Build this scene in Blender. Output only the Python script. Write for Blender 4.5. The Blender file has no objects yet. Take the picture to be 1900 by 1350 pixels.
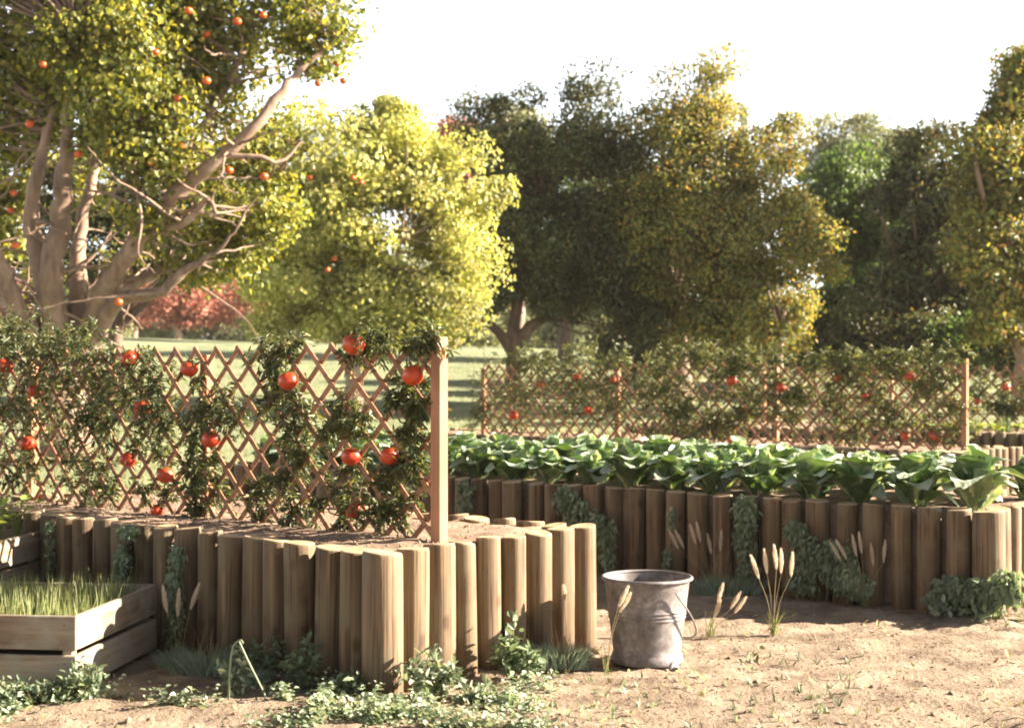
import bpy, math, random
import numpy as np
from mathutils import Vector, Matrix
random.seed(11)
R = np.random.default_rng(7)
rad = math.radians
S = bpy.context.scene
COL = S.collection

# ------------------------------------------------------------------ camera, sky, sun, exposure
F = 2600.0; EYE = 0.94; HZ = 700.0; CX = 950.0
cam = bpy.data.cameras.new('camera'); cam_o = bpy.data.objects.new('camera', cam); COL.objects.link(cam_o)
cam_o.location = (0, 0, EYE); cam_o.rotation_euler = (rad(90), 0, 0)
cam.sensor_width = 36; cam.lens = 36*F/1900; cam.shift_y = 25/1900
cam.clip_start = 0.05; cam.clip_end = 900
cam.dof.use_dof = True; cam.dof.focus_distance = 4.7; cam.dof.aperture_fstop = 5.0
S.camera = cam_o
SUN_AZ = math.atan2(0.997, 0.06)          # clockwise from +Y
SUN_EL = rad(25)
w = bpy.data.worlds.new('World'); S.world = w; w.use_nodes = True
nt = w.node_tree; nt.nodes.clear()
sky = nt.nodes.new('ShaderNodeTexSky'); sky.sky_type = 'NISHITA'; sky.sun_disc = False
sky.sun_elevation = SUN_EL; sky.sun_rotation = SUN_AZ
sky.air_density = 1.0; sky.dust_density = 1.2; sky.ozone_density = 1.0
bg = nt.nodes.new('ShaderNodeBackground'); bg.inputs['Strength'].default_value = 0.05
out = nt.nodes.new('ShaderNodeOutputWorld')
# summer haze: the sky whitens towards the horizon, all round; overhead it is dimmed to cut fill
hsv = nt.nodes.new('ShaderNodeHueSaturation'); hsv.inputs['Saturation'].default_value = 0.32
tcw = nt.nodes.new('ShaderNodeTexCoord'); spw = nt.nodes.new('ShaderNodeSeparateXYZ'); mrw = nt.nodes.new('ShaderNodeMapRange')
mrw.interpolation_type = 'SMOOTHSTEP'
for k_, v_ in (('From Min', .08), ('From Max', .5), ('To Min', 2.0), ('To Max', .34)): mrw.inputs[k_].default_value = v_
nt.links.new(tcw.outputs['Generated'], spw.inputs[0]); nt.links.new(spw.outputs[2], mrw.inputs[0]); nt.links.new(mrw.outputs[0], hsv.inputs['Value'])
nt.links.new(sky.outputs[0], hsv.inputs['Color']); nt.links.new(hsv.outputs[0], bg.inputs[0]); nt.links.new(bg.outputs[0], out.inputs[0])
sl = bpy.data.lights.new('sun', 'SUN'); sl.energy = 5.0; sl.angle = rad(0.6); sl.color = (1.0, 0.83, 0.63)
so = bpy.data.objects.new('sun', sl); COL.objects.link(so)
sd = Vector((math.sin(SUN_AZ)*math.cos(SUN_EL), math.cos(SUN_AZ)*math.cos(SUN_EL), math.sin(SUN_EL)))
so.rotation_euler = sd.to_track_quat('Z', 'Y').to_euler(); so.location = sd*60
S.view_settings.view_transform = 'Standard'; S.view_settings.look = 'None'
S.view_settings.exposure = 2.65; S.view_settings.gamma = 1.0
S.cycles.use_denoising = True
S.cycles.max_bounces = 8; S.cycles.diffuse_bounces = 3; S.cycles.transmission_bounces = 3
S.cycles.transparent_max_bounces = 4
S.render.filter_size = 2.0 if hasattr(S.render, 'filter_size') else 1.5
S.cycles.filter_width = 1.9

# ------------------------------------------------------------------ helpers: placing
U = np.array([-0.756, 0.655, 0.0])       # along the log beds, away to the left
V = np.array([0.655, 0.756, 0.0])        # across the log beds, away to the right
UP = np.array([0, 0, 1.0])

def at(px, py, Y):
    return np.array([(px-CX)/F*Y, Y, EYE+(HZ-py)/F*Y])
def gnd(px, py, z=0.0):
    Y = (EYE-z)*F/(py-HZ)
    return np.array([(px-CX)/F*Y, Y, z])
def on_plane(px, py, P, D):
    """meets the upright plane through P running along D; returns (s, z)"""
    r = (px-CX)/F
    s = (r*P[1]-P[0])/(D[0]-r*D[1])
    Y = P[1]+s*D[1]
    return s, EYE+(HZ-py)/F*Y

# value noise
_tab = R.random((256, 256))
def vnoise(x, y):
    x = np.asarray(x, float); y = np.asarray(y, float)
    xi = np.floor(x).astype(int); yi = np.floor(y).astype(int)
    fx = x-xi; fy = y-yi; fx = fx*fx*(3-2*fx); fy = fy*fy*(3-2*fy)
    g = lambda a, b: _tab[a & 255, b & 255]
    return ((g(xi, yi)*(1-fx)+g(xi+1, yi)*fx)*(1-fy)+(g(xi, yi+1)*(1-fx)+g(xi+1, yi+1)*fx)*fy)-.5
def sstep(a, b, x):
    t = np.clip((x-a)/(b-a), 0, 1); return t*t*(3-2*t)
def terrain(x, y):
    x = np.asarray(x, float); y = np.asarray(y, float)
    z = 1.72*sstep(8.0, 40.0, y)*(1-0.018*np.clip(x, -12, 12))
    z = z+0.10*sstep(9, 25, y)*vnoise(x*.13+9, y*.13)
    return z

# ------------------------------------------------------------------ helpers: meshes
def mesh_np(name, Vs, Fs, smooth=False):
    me = bpy.data.meshes.new(name)
    Vs = np.asarray(Vs, np.float32); Fs = np.asarray(Fs, np.int32)
    n, k = Fs.shape
    me.vertices.add(len(Vs)); me.vertices.foreach_set('co', Vs.ravel())
    me.loops.add(n*k); me.loops.foreach_set('vertex_index', Fs.ravel())
    me.polygons.add(n); me.polygons.foreach_set('loop_start', np.arange(0, n*k, k, dtype=np.int32))
    me.polygons.foreach_set('loop_total', np.full(n, k, np.int32))
    if smooth: me.polygons.foreach_set('use_smooth', np.ones(n, bool))
    me.update(calc_edges=True)
    return me
def mesh_py(name, vs, fs, smooth=False):
    me = bpy.data.meshes.new(name)
    me.from_pydata([tuple(map(float, v)) for v in vs], [], [tuple(f) for f in fs])
    if smooth:
        for p in me.polygons: p.use_smooth = True
    me.update(); return me
def link(name, me, mat=None, parent=None, loc=(0, 0, 0), rot=(0, 0, 0)):
    o = bpy.data.objects.new(name, me); COL.objects.link(o)
    if mat is not None and me is not None and len(me.materials) == 0:
        for m in (mat if isinstance(mat, (list, tuple)) else [mat]): me.materials.append(m)
    o.location = tuple(float(c) for c in loc); o.rotation_euler = rot
    if parent is not None: o.parent = parent
    return o
def tag(o, label=None, cat=None, group=None, kind=None):
    if label: o['label'] = label
    if cat: o['category'] = cat
    if group: o['group'] = group
    if kind: o['kind'] = kind
    return o
def empty(name, loc, label, cat, group=None, rz=0.0):
    o = link(name, None, loc=loc, rot=(0, 0, rz)); o.empty_display_size = .1
    return tag(o, label, cat, group)
def copy_tree(root, parent=None):
    c = root.copy(); COL.objects.link(c)
    if parent is not None: c.parent = parent
    for ch in list(root.children): copy_tree(ch, c)
    return c

class MB:
    """collects shapes of mixed polygons"""
    def __init__(s): s.v = []; s.f = []; s.mi = []
    def add(s, vs, fs, mi=0):
        b = len(s.v); s.v += [tuple(map(float, v)) for v in vs]
        s.f += [tuple(i+b for i in f) for f in fs]; s.mi += [mi]*len(fs)
    def box(s, c, X, Y, Z, mi=0, bev=0.0):
        """box about c with half-vectors X, Y, Z; a small chamfer when bev"""
        c, X, Y, Z = map(lambda a: np.asarray(a, float), (c, X, Y, Z))
        if bev <= 0:
            vs = [c+i*X+j*Y+k*Z for i in (-1, 1) for j in (-1, 1) for k in (-1, 1)]
            fs = [(0, 1, 3, 2), (4, 6, 7, 5), (0, 4, 5, 1), (2, 3, 7, 6), (0, 2, 6, 4), (1, 5, 7, 3)]
            s.add(vs, fs, mi); return
        l = [np.linalg.norm(a) for a in (X, Y, Z)]; A = [X/l[0], Y/l[1], Z/l[2]]
        vs = []; idx = {}
        for i in (-1, 1):
            for j in (-1, 1):
                for k in (-1, 1):
                    for ax in range(3):
                        off = [l[0], l[1], l[2]]
                        for q in range(3):
                            if q != ax: off[q] -= bev
                        idx[(i, j, k, ax)] = len(vs)
                        vs.append(c+i*off[0]*A[0]+j*off[1]*A[1]+k*off[2]*A[2])
        fs = []
        for i in (-1, 1):
            fs.append([idx[(i, a, b, 0)] for a, b in ((-1, -1), (1, -1), (1, 1), (-1, 1))][::i])
            fs.append([idx[(a, i, b, 1)] for a, b in ((-1, -1), (1, -1), (1, 1), (-1, 1))][::-i])
            fs.append([idx[(a, b, i, 2)] for a, b in ((-1, -1), (1, -1), (1, 1), (-1, 1))][::i])
        for i in (-1, 1):
            for j in (-1, 1):
                fs.append([idx[(i, j, -1, 0)], idx[(i, j, 1, 0)], idx[(i, j, 1, 1)], idx[(i, j, -1, 1)]][::(-i*j)])
                fs.append([idx[(i, -1, j, 0)], idx[(i, 1, j, 0)], idx[(i, 1, j, 2)], idx[(i, -1, j, 2)]][::(i*j)])
                fs.append([idx[(-1, i, j, 1)], idx[(1, i, j, 1)], idx[(1, i, j, 2)], idx[(-1, i, j, 2)]][::(-i*j)])
        for i in (-1, 1):
            for j in (-1, 1):
                for k in (-1, 1):
                    fs.append([idx[(i, j, k, 0)], idx[(i, j, k, 1)], idx[(i, j, k, 2)]][::(i*j*k)])
        s.add(vs, fs, mi)
    def lathe(s, prof, n=48, c=(0, 0, 0), mi=0):
        vs = []; fs = []
        for r, z in prof:
            for i in range(n):
                a = 2*math.pi*i/n; vs.append((c[0]+r*math.cos(a), c[1]+r*math.sin(a), c[2]+z))
        for j in range(len(prof)-1):
            for i in range(n):
                a = j*n+i; b = j*n+(i+1) % n
                fs.append((a, b, b+n, a+n))
        s.add(vs, fs, mi)
    def tube(s, pts, rs, n=8, mi=0):
        v, f = tube_np(pts, rs, n); s.add(v, f.tolist(), mi)
    def mesh(s, name, smooth=False):
        me = mesh_py(name, s.v, s.f, smooth)
        if any(s.mi): me.polygons.foreach_set('material_index', s.mi)
        return me

def smooth_path(pts, n=4, jit=0.0):
    pts = np.asarray(pts, float)
    if len(pts) < 3:
        t = np.linspace(0, 1, n+1)[:, None]; o = pts[0]*(1-t)+pts[-1]*t
    else:
        P = np.vstack([2*pts[0]-pts[1], pts, 2*pts[-1]-pts[-2]]); o = []
        for i in range(1, len(P)-2):
            for k in range(n):
                t = k/n
                o.append(.5*((2*P[i])+(-P[i-1]+P[i+1])*t+(2*P[i-1]-5*P[i]+4*P[i+1]-P[i+2])*t*t+(-P[i-1]+3*P[i]-3*P[i+1]+P[i+2])*t**3))
        o.append(P[-2]); o = np.array(o)
    if jit: o[1:-1, :3] += R.normal(0, jit, (len(o)-2, 3))
    return o
def tube_np(pts, rs, n=8):
    pts = np.asarray(pts, float); m = len(pts); rs = np.broadcast_to(np.asarray(rs, float), (m,))
    T = np.gradient(pts, axis=0); T /= np.linalg.norm(T, axis=1)[:, None]+1e-9
    ref = np.array([0.31, 0.87, 0.38]); A = np.cross(T, ref); A /= np.linalg.norm(A, axis=1)[:, None]+1e-9
    B = np.cross(T, A)
    an = np.arange(n)*2*math.pi/n
    v = pts[:, None]+rs[:, None, None]*(np.cos(an)[None, :, None]*A[:, None]+np.sin(an)[None, :, None]*B[:, None])
    v = v.reshape(-1, 3)
    i = np.arange(m-1)[:, None]*n; j = np.arange(n)[None]; j2 = (j+1) % n
    f = np.stack([i+j, i+j2, i+n+j2, i+n+j], -1).reshape(-1, 4)
    return v, f
def join_np(parts):
    Vs = []; Fs = []; b = 0
    for v, f in parts:
        Vs.append(v); Fs.append(f+b); b += len(v)
    return np.vstack(Vs), np.vstack(Fs)

# leaf templates, along +x, length 1, folded on the midrib, two quads each
def leaf_t(wid, fold=.18, droop=.15, tipw=.55):
    v = np.array([[0, 0, 0], [.3, wid*.5, fold*wid], [.72, wid*.5*tipw, fold*wid*tipw-droop*.5], [1, 0, -droop],
                  [.72, -wid*.5*tipw, fold*wid*tipw-droop*.5], [.3, -wid*.5, fold*wid]], float)
    return v, np.array([[0, 3, 2, 1], [0, 5, 4, 3]])
L_ROUND = leaf_t(.75, .2, .12, .8)
L_OVAL = leaf_t(.52, .2, .15, .75)
L_LANCE = leaf_t(.34, .2, .3, .6)
L_IVY = leaf_t(.62, .15, .25, .45)
def unit(a): return a/(np.linalg.norm(a, axis=-1, keepdims=True)+1e-9)
def leaves(tmpl, pos, dirs, ups, size):
    tv, tf = tmpl; n = len(pos)
    X = unit(dirs); Y = unit(np.cross(ups, X)); Z = np.cross(X, Y)
    size = np.broadcast_to(size, (n,))
    v = pos[:, None]+size[:, None, None]*(tv[None, :, 0, None]*X[:, None]+tv[None, :, 1, None]*Y[:, None]+tv[None, :, 2, None]*Z[:, None])
    f = (tf[None]+np.arange(n)[:, None, None]*len(tv)).reshape(-1, tf.shape[1])
    return v.reshape(-1, 3), f
def ball(n, k=1.0):
    d = unit(R.normal(size=(n, 3))); return d*(R.random((n, 1))**k)
def blades(pos, height, width, lean, curl=.3, nseg=3, heading=None):
    """grass blades: tapering ribbons of quads"""
    n = len(pos); a = R.random(n)*2*math.pi if heading is None else heading
    d = np.stack([np.cos(a), np.sin(a), 0*a], 1); s = np.stack([-np.sin(a), np.cos(a), 0*a], 1)
    b = R.random(n)*2*math.pi; s = s*np.cos(b)[:, None]+d*np.sin(b)[:, None]
    h = np.broadcast_to(height, (n,)); wd = np.broadcast_to(width, (n,)); ln = np.broadcast_to(lean, (n,))
    rows = []
    for k in range(nseg+1):
        t = k/nseg
        c = pos+(h*t*(1-.25*ln*t))[:, None]*UP+(h*ln*(t*.5+curl*t*t))[:, None]*d
        hw = (wd*.5*(1-t**1.6)+.0002)[:, None]*s
        rows += [c-hw, c+hw]
    v = np.stack(rows, 1); m = 2*(nseg+1)
    tf = np.array([[2*k, 2*k+1, 2*k+3, 2*k+2] for k in range(nseg)])
    f = (tf[None]+np.arange(n)[:, None, None]*m).reshape(-1, 4)
    return v.reshape(-1, 3), f

# ------------------------------------------------------------------ materials
def M(name):
    m = bpy.data.materials.new(name); m.use_nodes = True; t = m.node_tree; t.nodes.clear()
    return m, t, t.nodes, t.links
def nd(t, ty, **kw):
    n = t.nodes.new(ty)
    for k, v in kw.items():
        if k in n.inputs: n.inputs[k].default_value = v
        else: setattr(n, k, v)
    return n
def ramp(t, stops):
    r = t.nodes.new('ShaderNodeValToRGB'); e = r.color_ramp.elements
    while len(e) < len(stops): e.new(.5)
    for q, (p, c) in zip(e, stops): q.position = p; q.color = (*c, 1)
    return r
def leaf_mat(name, cols, trans, rough=.5, tmix=.42, coat=0.0, noise=0.0):
    m, t, N, L = M(name)
    g = nd(t, 'ShaderNodeNewGeometry')
    r = ramp(t, [(i/(len(cols)-1), c) for i, c in enumerate(cols)])
    L.new(g.outputs['Random Per Island'], r.inputs[0])
    p = nd(t, 'ShaderNodeBsdfPrincipled'); p.inputs['Roughness'].default_value = rough
    p.inputs['Specular IOR Level'].default_value = .45
    col = r.outputs[0]
    # coarse noise: clumps of paler and darker leaves
    tc = nd(t, 'ShaderNodeTexCoord'); nz = nd(t, 'ShaderNodeTexNoise', Scale=1.6, Detail=2.0)
    L.new(tc.outputs['Object'], nz.inputs['Vector'])
    hs = nd(t, 'ShaderNodeHueSaturation'); mr = nd(t, 'ShaderNodeMapRange')
    mr.inputs['From Min'].default_value = .3; mr.inputs['From Max'].default_value = .7
    mr.inputs['To Min'].default_value = 1-.45-noise; mr.inputs['To Max'].default_value = 1.45+noise
    L.new(nz.outputs[0], mr.inputs[0]); L.new(mr.outputs[0], hs.inputs['Value']); L.new(col, hs.inputs['Color']); col = hs.outputs[0]
    L.new(col, p.inputs['Base Color'])
    tr = nd(t, 'ShaderNodeBsdfTranslucent')
    mul = nd(t, 'ShaderNodeMix', data_type='RGBA', blend_type='MULTIPLY'); mul.inputs[0].default_value = 1
    L.new(col, mul.inputs[6]); mul.inputs[7].default_value = (*trans, 1); L.new(mul.outputs[2], tr.inputs['Color'])
    mx = nd(t, 'ShaderNodeMixShader'); mx.inputs[0].default_value = tmix
    L.new(p.outputs[0], mx.inputs[1]); L.new(tr.outputs[0], mx.inputs[2])
    o = nd(t, 'ShaderNodeOutputMaterial'); L.new(mx.outputs[0], o.inputs[0])
    return m
def wood_mat(name, cols, scale=(30, 30, 2.2), rough=.75, stain=0.0, bump=.35, rndval=.25, axis_rings=False, grey=None):
    m, t, N, L = M(name)
    tc = nd(t, 'ShaderNodeTexCoord'); oi = nd(t, 'ShaderNodeObjectInfo')
    add = nd(t, 'ShaderNodeVectorMath', operation='ADD'); sc = nd(t, 'ShaderNodeVectorMath', operation='SCALE')
    cmb = nd(t, 'ShaderNodeCombineXYZ'); L.new(oi.outputs['Random'], cmb.inputs[0]); L.new(oi.outputs['Random'], cmb.inputs[2])
    L.new(cmb.outputs[0], sc.inputs[0]); sc.inputs[3].default_value = 37
    L.new(tc.outputs['Object'], add.inputs[0]); L.new(sc.outputs[0], add.inputs[1])
    mp = nd(t, 'ShaderNodeMapping'); mp.inputs['Scale'].default_value = scale; L.new(add.outputs[0], mp.inputs[0])
    n1 = nd(t, 'ShaderNodeTexNoise', Scale=1.0, Detail=6.0, Roughness=.62, Distortion=.6); L.new(mp.outputs[0], n1.inputs['Vector'])
    n2 = nd(t, 'ShaderNodeTexNoise', Scale=4.0, Detail=3.0); L.new(add.outputs[0], n2.inputs['Vector'])
    if axis_rings:
        wv = nd(t, 'ShaderNodeTexWave', wave_type='RINGS', rings_direction='Z', Scale=26.0, Distortion=2.5, Detail=2.0)
        wv.inputs['Detail Scale'].default_value = 1.5
        L.new(tc.outputs['Object'], wv.inputs['Vector']); src = wv.outputs['Fac']
        mxx = nd(t, 'ShaderNodeMath', operation='MULTIPLY_ADD'); L.new(src, mxx.inputs[0]); mxx.inputs[1].default_value = .35
        L.new(n1.outputs[0], mxx.inputs[2]); src = mxx.outputs[0]
        sub = nd(t, 'ShaderNodeMath', operation='SUBTRACT'); L.new(src, sub.inputs[0]); sub.inputs[1].default_value = .15; src = sub.outputs[0]
    else: src = n1.outputs[0]
    r = ramp(t, [(.28+.44*i/(len(cols)-1), c) for i, c in enumerate(cols)]); L.new(src, r.inputs[0])
    hs = nd(t, 'ShaderNodeHueSaturation')
    mr = nd(t, 'ShaderNodeMapRange'); mr.inputs['To Min'].default_value = 1-rndval; mr.inputs['To Max'].default_value = 1+rndval
    L.new(oi.outputs['Random'], mr.inputs[0])
    m2 = nd(t, 'ShaderNodeMapRange'); m2.inputs['From Min'].default_value = .3; m2.inputs['From Max'].default_value = .7
    m2.inputs['To Min'].default_value = .78; m2.inputs['To Max'].default_value = 1.18; L.new(n2.outputs[0], m2.inputs[0])
    mm = nd(t, 'ShaderNodeMath', operation='MULTIPLY'); L.new(mr.outputs[0], mm.inputs[0]); L.new(m2.outputs[0], mm.inputs[1])
    L.new(mm.outputs[0], hs.inputs['Value']); L.new(r.outputs[0], hs.inputs['Color']); col = hs.outputs[0]
    if grey:
        gm = nd(t, 'ShaderNodeMix', data_type='RGBA'); gn = nd(t, 'ShaderNodeTexNoise', Scale=7.0, Detail=4.0)
        L.new(add.outputs[0], gn.inputs['Vector'])
        gr = ramp(t, [(.42, (0, 0, 0)), (.62, (1, 1, 1))]); L.new(gn.outputs[0], gr.inputs[0]); L.new(gr.outputs[0], gm.inputs[0])
        L.new(col, gm.inputs[6]); gm.inputs[7].default_value = (*grey, 1); col = gm.outputs[2]
    if stain:
        mk = nd(t, 'ShaderNodeMapping'); mk.inputs['Scale'].default_value = (85, 85, 2.6); L.new(add.outputs[0], mk.inputs[0])
        nk = nd(t, 'ShaderNodeTexNoise', Scale=1.0, Detail=3.0, Distortion=.4); L.new(mk.outputs[0], nk.inputs['Vector'])
        rk = ramp(t, [(.60, (0, 0, 0)), (.68, (1, 1, 1))]); L.new(nk.outputs[0], rk.inputs[0])
        vk = nd(t, 'ShaderNodeMapping'); vk.inputs['Scale'].default_value = (9, 9, 5); L.new(add.outputs[0], vk.inputs[0])
        vo_ = nd(t, 'ShaderNodeTexVoronoi', Scale=1.0); L.new(vk.outputs[0], vo_.inputs['Vector'])
        rv_ = ramp(t, [(.08, (1, 1, 1)), (.16, (0, 0, 0))]); L.new(vo_.outputs['Distance'], rv_.inputs[0])
        mxk = nd(t, 'ShaderNodeMath', operation='MAXIMUM'); L.new(rk.outputs[0], mxk.inputs[0]); L.new(rv_.outputs[0], mxk.inputs[1])
        sk = nd(t, 'ShaderNodeMath', operation='MULTIPLY'); L.new(mxk.outputs[0], sk.inputs[0]); sk.inputs[1].default_value = .62
        ck = nd(t, 'ShaderNodeMix', data_type='RGBA'); L.new(sk.outputs[0], ck.inputs[0]); L.new(col, ck.inputs[6]); ck.inputs[7].default_value = (.045, .027, .018, 1); col = ck.outputs[2]
        sx = nd(t, 'ShaderNodeSeparateXYZ'); L.new(tc.outputs['Object'], sx.inputs[0])
        ns = nd(t, 'ShaderNodeTexNoise', Scale=14.0, Detail=3.0); L.new(add.outputs[0], ns.inputs['Vector'])
        ma = nd(t, 'ShaderNodeMath', operation='MULTIPLY_ADD'); L.new(ns.outputs[0], ma.inputs[0]); ma.inputs[1].default_value = -.16
        L.new(sx.outputs[2], ma.inputs[2])
        m3 = nd(t, 'ShaderNodeMapRange'); m3.inputs['From Min'].default_value = -.06; m3.inputs['From Max'].default_value = .05
        m3.inputs['To Min'].default_value = stain; m3.inputs['To Max'].default_value = 0; L.new(ma.outputs[0], m3.inputs[0])
        sm = nd(t, 'ShaderNodeMix', data_type='RGBA'); L.new(m3.outputs[0], sm.inputs[0]); L.new(col, sm.inputs[6])
        sm.inputs[7].default_value = (.10, .06, .035, 1); col = sm.outputs[2]
    p = nd(t, 'ShaderNodeBsdfPrincipled', Roughness=rough); L.new(col, p.inputs['Base Color'])
    p.inputs['Specular IOR Level'].default_value = .3
    b = nd(t, 'ShaderNodeBump', Strength=bump, Distance=.006); L.new(n1.outputs[0], b.inputs['Height']); L.new(b.outputs[0], p.inputs['Normal'])
    o = nd(t, 'ShaderNodeOutputMaterial'); L.new(p.outputs[0], o.inputs[0]); return m
def ground_mat(name, cols, sc=5.0, bump=.6, dist=.02, rough=.95, fine=60.0, speck=True):
    m, t, N, L = M(name)
    tc = nd(t, 'ShaderNodeTexCoord')
    n1 = nd(t, 'ShaderNodeTexNoise', Scale=sc, Detail=8.0, Roughness=.62); L.new(tc.outputs['Object'], n1.inputs['Vector'])
    n2 = nd(t, 'ShaderNodeTexNoise', Scale=fine, Detail=5.0, Roughness=.7); L.new(tc.outputs['Object'], n2.inputs['Vector'])
    mx = nd(t, 'ShaderNodeMath', operation='MULTIPLY_ADD'); L.new(n2.outputs[0], mx.inputs[0]); mx.inputs[1].default_value = .45
    L.new(n1.outputs[0], mx.inputs[2])
    sb = nd(t, 'ShaderNodeMath', operation='SUBTRACT'); L.new(mx.outputs[0], sb.inputs[0]); sb.inputs[1].default_value = .22
    r = ramp(t, [(.3+.4*i/(len(cols)-1), c) for i, c in enumerate(cols)]); L.new(sb.outputs[0], r.inputs[0])
    p = nd(t, 'ShaderNodeBsdfPrincipled', Roughness=rough); L.new(r.outputs[0], p.inputs['Base Color'])
    p.inputs['Specular IOR Level'].default_value = .15
    mh = nd(t, 'ShaderNodeMath', operation='MULTIPLY_ADD'); L.new(n2.outputs[0], mh.inputs[0]); mh.inputs[1].default_value = .5
    L.new(n1.outputs[0], mh.inputs[2])
    b = nd(t, 'ShaderNodeBump', Strength=bump, Distance=dist); L.new(mh.outputs[0], b.inputs['Height']); L.new(b.outputs[0], p.inputs['Normal'])
    o = nd(t, 'ShaderNodeOutputMaterial'); L.new(p.outputs[0], o.inputs[0]); return m

MT = {}
MT['soil'] = ground_mat('soil', [(.14, .108, .085), (.26, .205, .158), (.38, .31, .245)], 6.0, 1.0, .03)
MT['bedsoil'] = ground_mat('bed_soil', [(.15, .105, .08), (.26, .19, .145), (.36, .28, .215)], 9.0, .9, .02)
MT['lawn'] = ground_mat('lawn', [(.13, .16, .095), (.19, .22, .13), (.27, .28, .175)], 1.5, .8, .03, fine=30)
MT['log'] = wood_mat('palisade_log', [(.045, .03, .021), (.15, .103, .063), (.32, .235, .15)], (48, 48, 1.0), stain=.8, rndval=.22, grey=(.165, .13, .085), bump=.8)
MT['logtop'] = wood_mat('palisade_log_end', [(.27, .18, .10), (.40, .29, .18), (.48, .37, .24)], (25, 25, 25), axis_rings=True, rndval=.12)
MT['slat'] = wood_mat('trellis_slat', [(.17, .085, .05), (.28, .145, .085), (.38, .22, .13)], (40, 40, 4), rndval=.2)
MT['post'] = wood_mat('trellis_post', [(.25, .12, .07), (.34, .17, .10), (.42, .23, .145)], (45, 45, 2.0), rndval=.1)
MT['crate'] = wood_mat('crate_plank', [(.14, .10, .07), (.28, .215, .155), (.40, .33, .25)], (2.0, 34, 34), rndval=.2, grey=(.31, .285, .235), bump=.9)
MT['bark'] = wood_mat('bark', [(.13, .085, .065), (.24, .17, .13), (.33, .25, .195)], (9, 9, 3.0), bump=.9, rndval=.1)
MT['darkbark'] = wood_mat('dark_bark', [(.07, .045, .035), (.12, .08, .06), (.18, .125, .095)], (9, 9, 3.0), bump=.9, rndval=.1)
MT['citrus'] = leaf_mat('citrus_leaf', [(.06, .08, .026), (.12, .155, .04), (.22, .245, .055), (.34, .32, .085)], (1.6, 1.4, .5), .42, .45)
MT['yellow'] = leaf_mat('yellow_green_leaf', [(.24, .28, .09), (.36, .40, .14), (.47, .49, .20), (.52, .48, .22)], (1.3, 1.2, .7), .45, .52)
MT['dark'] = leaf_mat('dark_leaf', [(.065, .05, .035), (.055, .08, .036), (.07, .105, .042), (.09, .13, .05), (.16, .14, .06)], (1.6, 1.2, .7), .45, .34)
MT['orange'] = leaf_mat('orange_tinged_leaf', [(.09, .10, .045), (.12, .16, .05), (.17, .215, .06), (.25, .27, .08), (.36, .24, .09)], (1.7, 1.3, .6), .5, .42)
MT['green'] = leaf_mat('green_leaf', [(.06, .10, .03), (.09, .15, .045), (.14, .20, .06)], (1.3, 1.3, .6), .5, .35)
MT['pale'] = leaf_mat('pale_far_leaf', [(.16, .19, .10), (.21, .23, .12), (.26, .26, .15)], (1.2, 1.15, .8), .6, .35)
MT['red'] = leaf_mat('red_leaf', [(.26, .08, .06), (.36, .14, .10), (.42, .22, .15)], (1.2, 1.0, .9), .6, .35)
MT['vine'] = leaf_mat('vine_leaf', [(.045, .055, .030), (.06, .09, .045), (.11, .14, .06), (.20, .20, .07)], (1.5, 1.45, .5), .42, .32)
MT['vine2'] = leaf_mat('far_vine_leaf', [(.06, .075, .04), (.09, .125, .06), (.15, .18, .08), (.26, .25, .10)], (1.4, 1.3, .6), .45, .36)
MT['ivy'] = leaf_mat('ivy_leaf', [(.10, .145, .09), (.19, .26, .17), (.32, .40, .28)], (1.2, 1.2, .7), .4, .3)
MT['clover'] = leaf_mat('ground_cover_leaf', [(.12, .18, .12), (.25, .32, .22), (.50, .54, .42)], (1.2, 1.15, .7), .45, .3)
MT['bluegrass'] = leaf_mat('blue_grass', [(.18, .27, .21), (.28, .38, .31), (.38, .42, .33)], (1.1, 1.1, .8), .5, .3)
MT['wheat'] = leaf_mat('young_grass', [(.11, .15, .055), (.18, .22, .09), (.30, .31, .17)], (1.2, 1.15, .7), .55, .35)
MT['stalk'] = leaf_mat('dry_stalk', [(.30, .25, .14), (.38, .32, .2)], (1.1, 1.0, .8), .7, .25)
MT['plume'] = leaf_mat('dry_plume', [(.70, .63, .54), (.80, .74, .65), (.88, .83, .75)], (1.1, 1.0, .85), .8, .4)
MT['seedling'] = leaf_mat('seedling_leaf', [(.17, .25, .06), (.25, .33, .09), (.34, .40, .14)], (1.3, 1.25, .6), .4, .42)
MT['litter'] = leaf_mat('leaf_litter', [(.22, .16, .08), (.36, .30, .14), (.24, .27, .10), (.14, .09, .05)], (1, 1, .8), .7, .15)
MT['lawnblade'] = leaf_mat('lawn_blade', [(.14, .175, .09), (.20, .235, .12), (.28, .29, .17)], (1.3, 1.2, .6), .6, .35)
MT['stem'] = wood_mat('vine_stem', [(.10, .09, .045), (.16, .14, .07)], (30, 30, 30))

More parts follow.
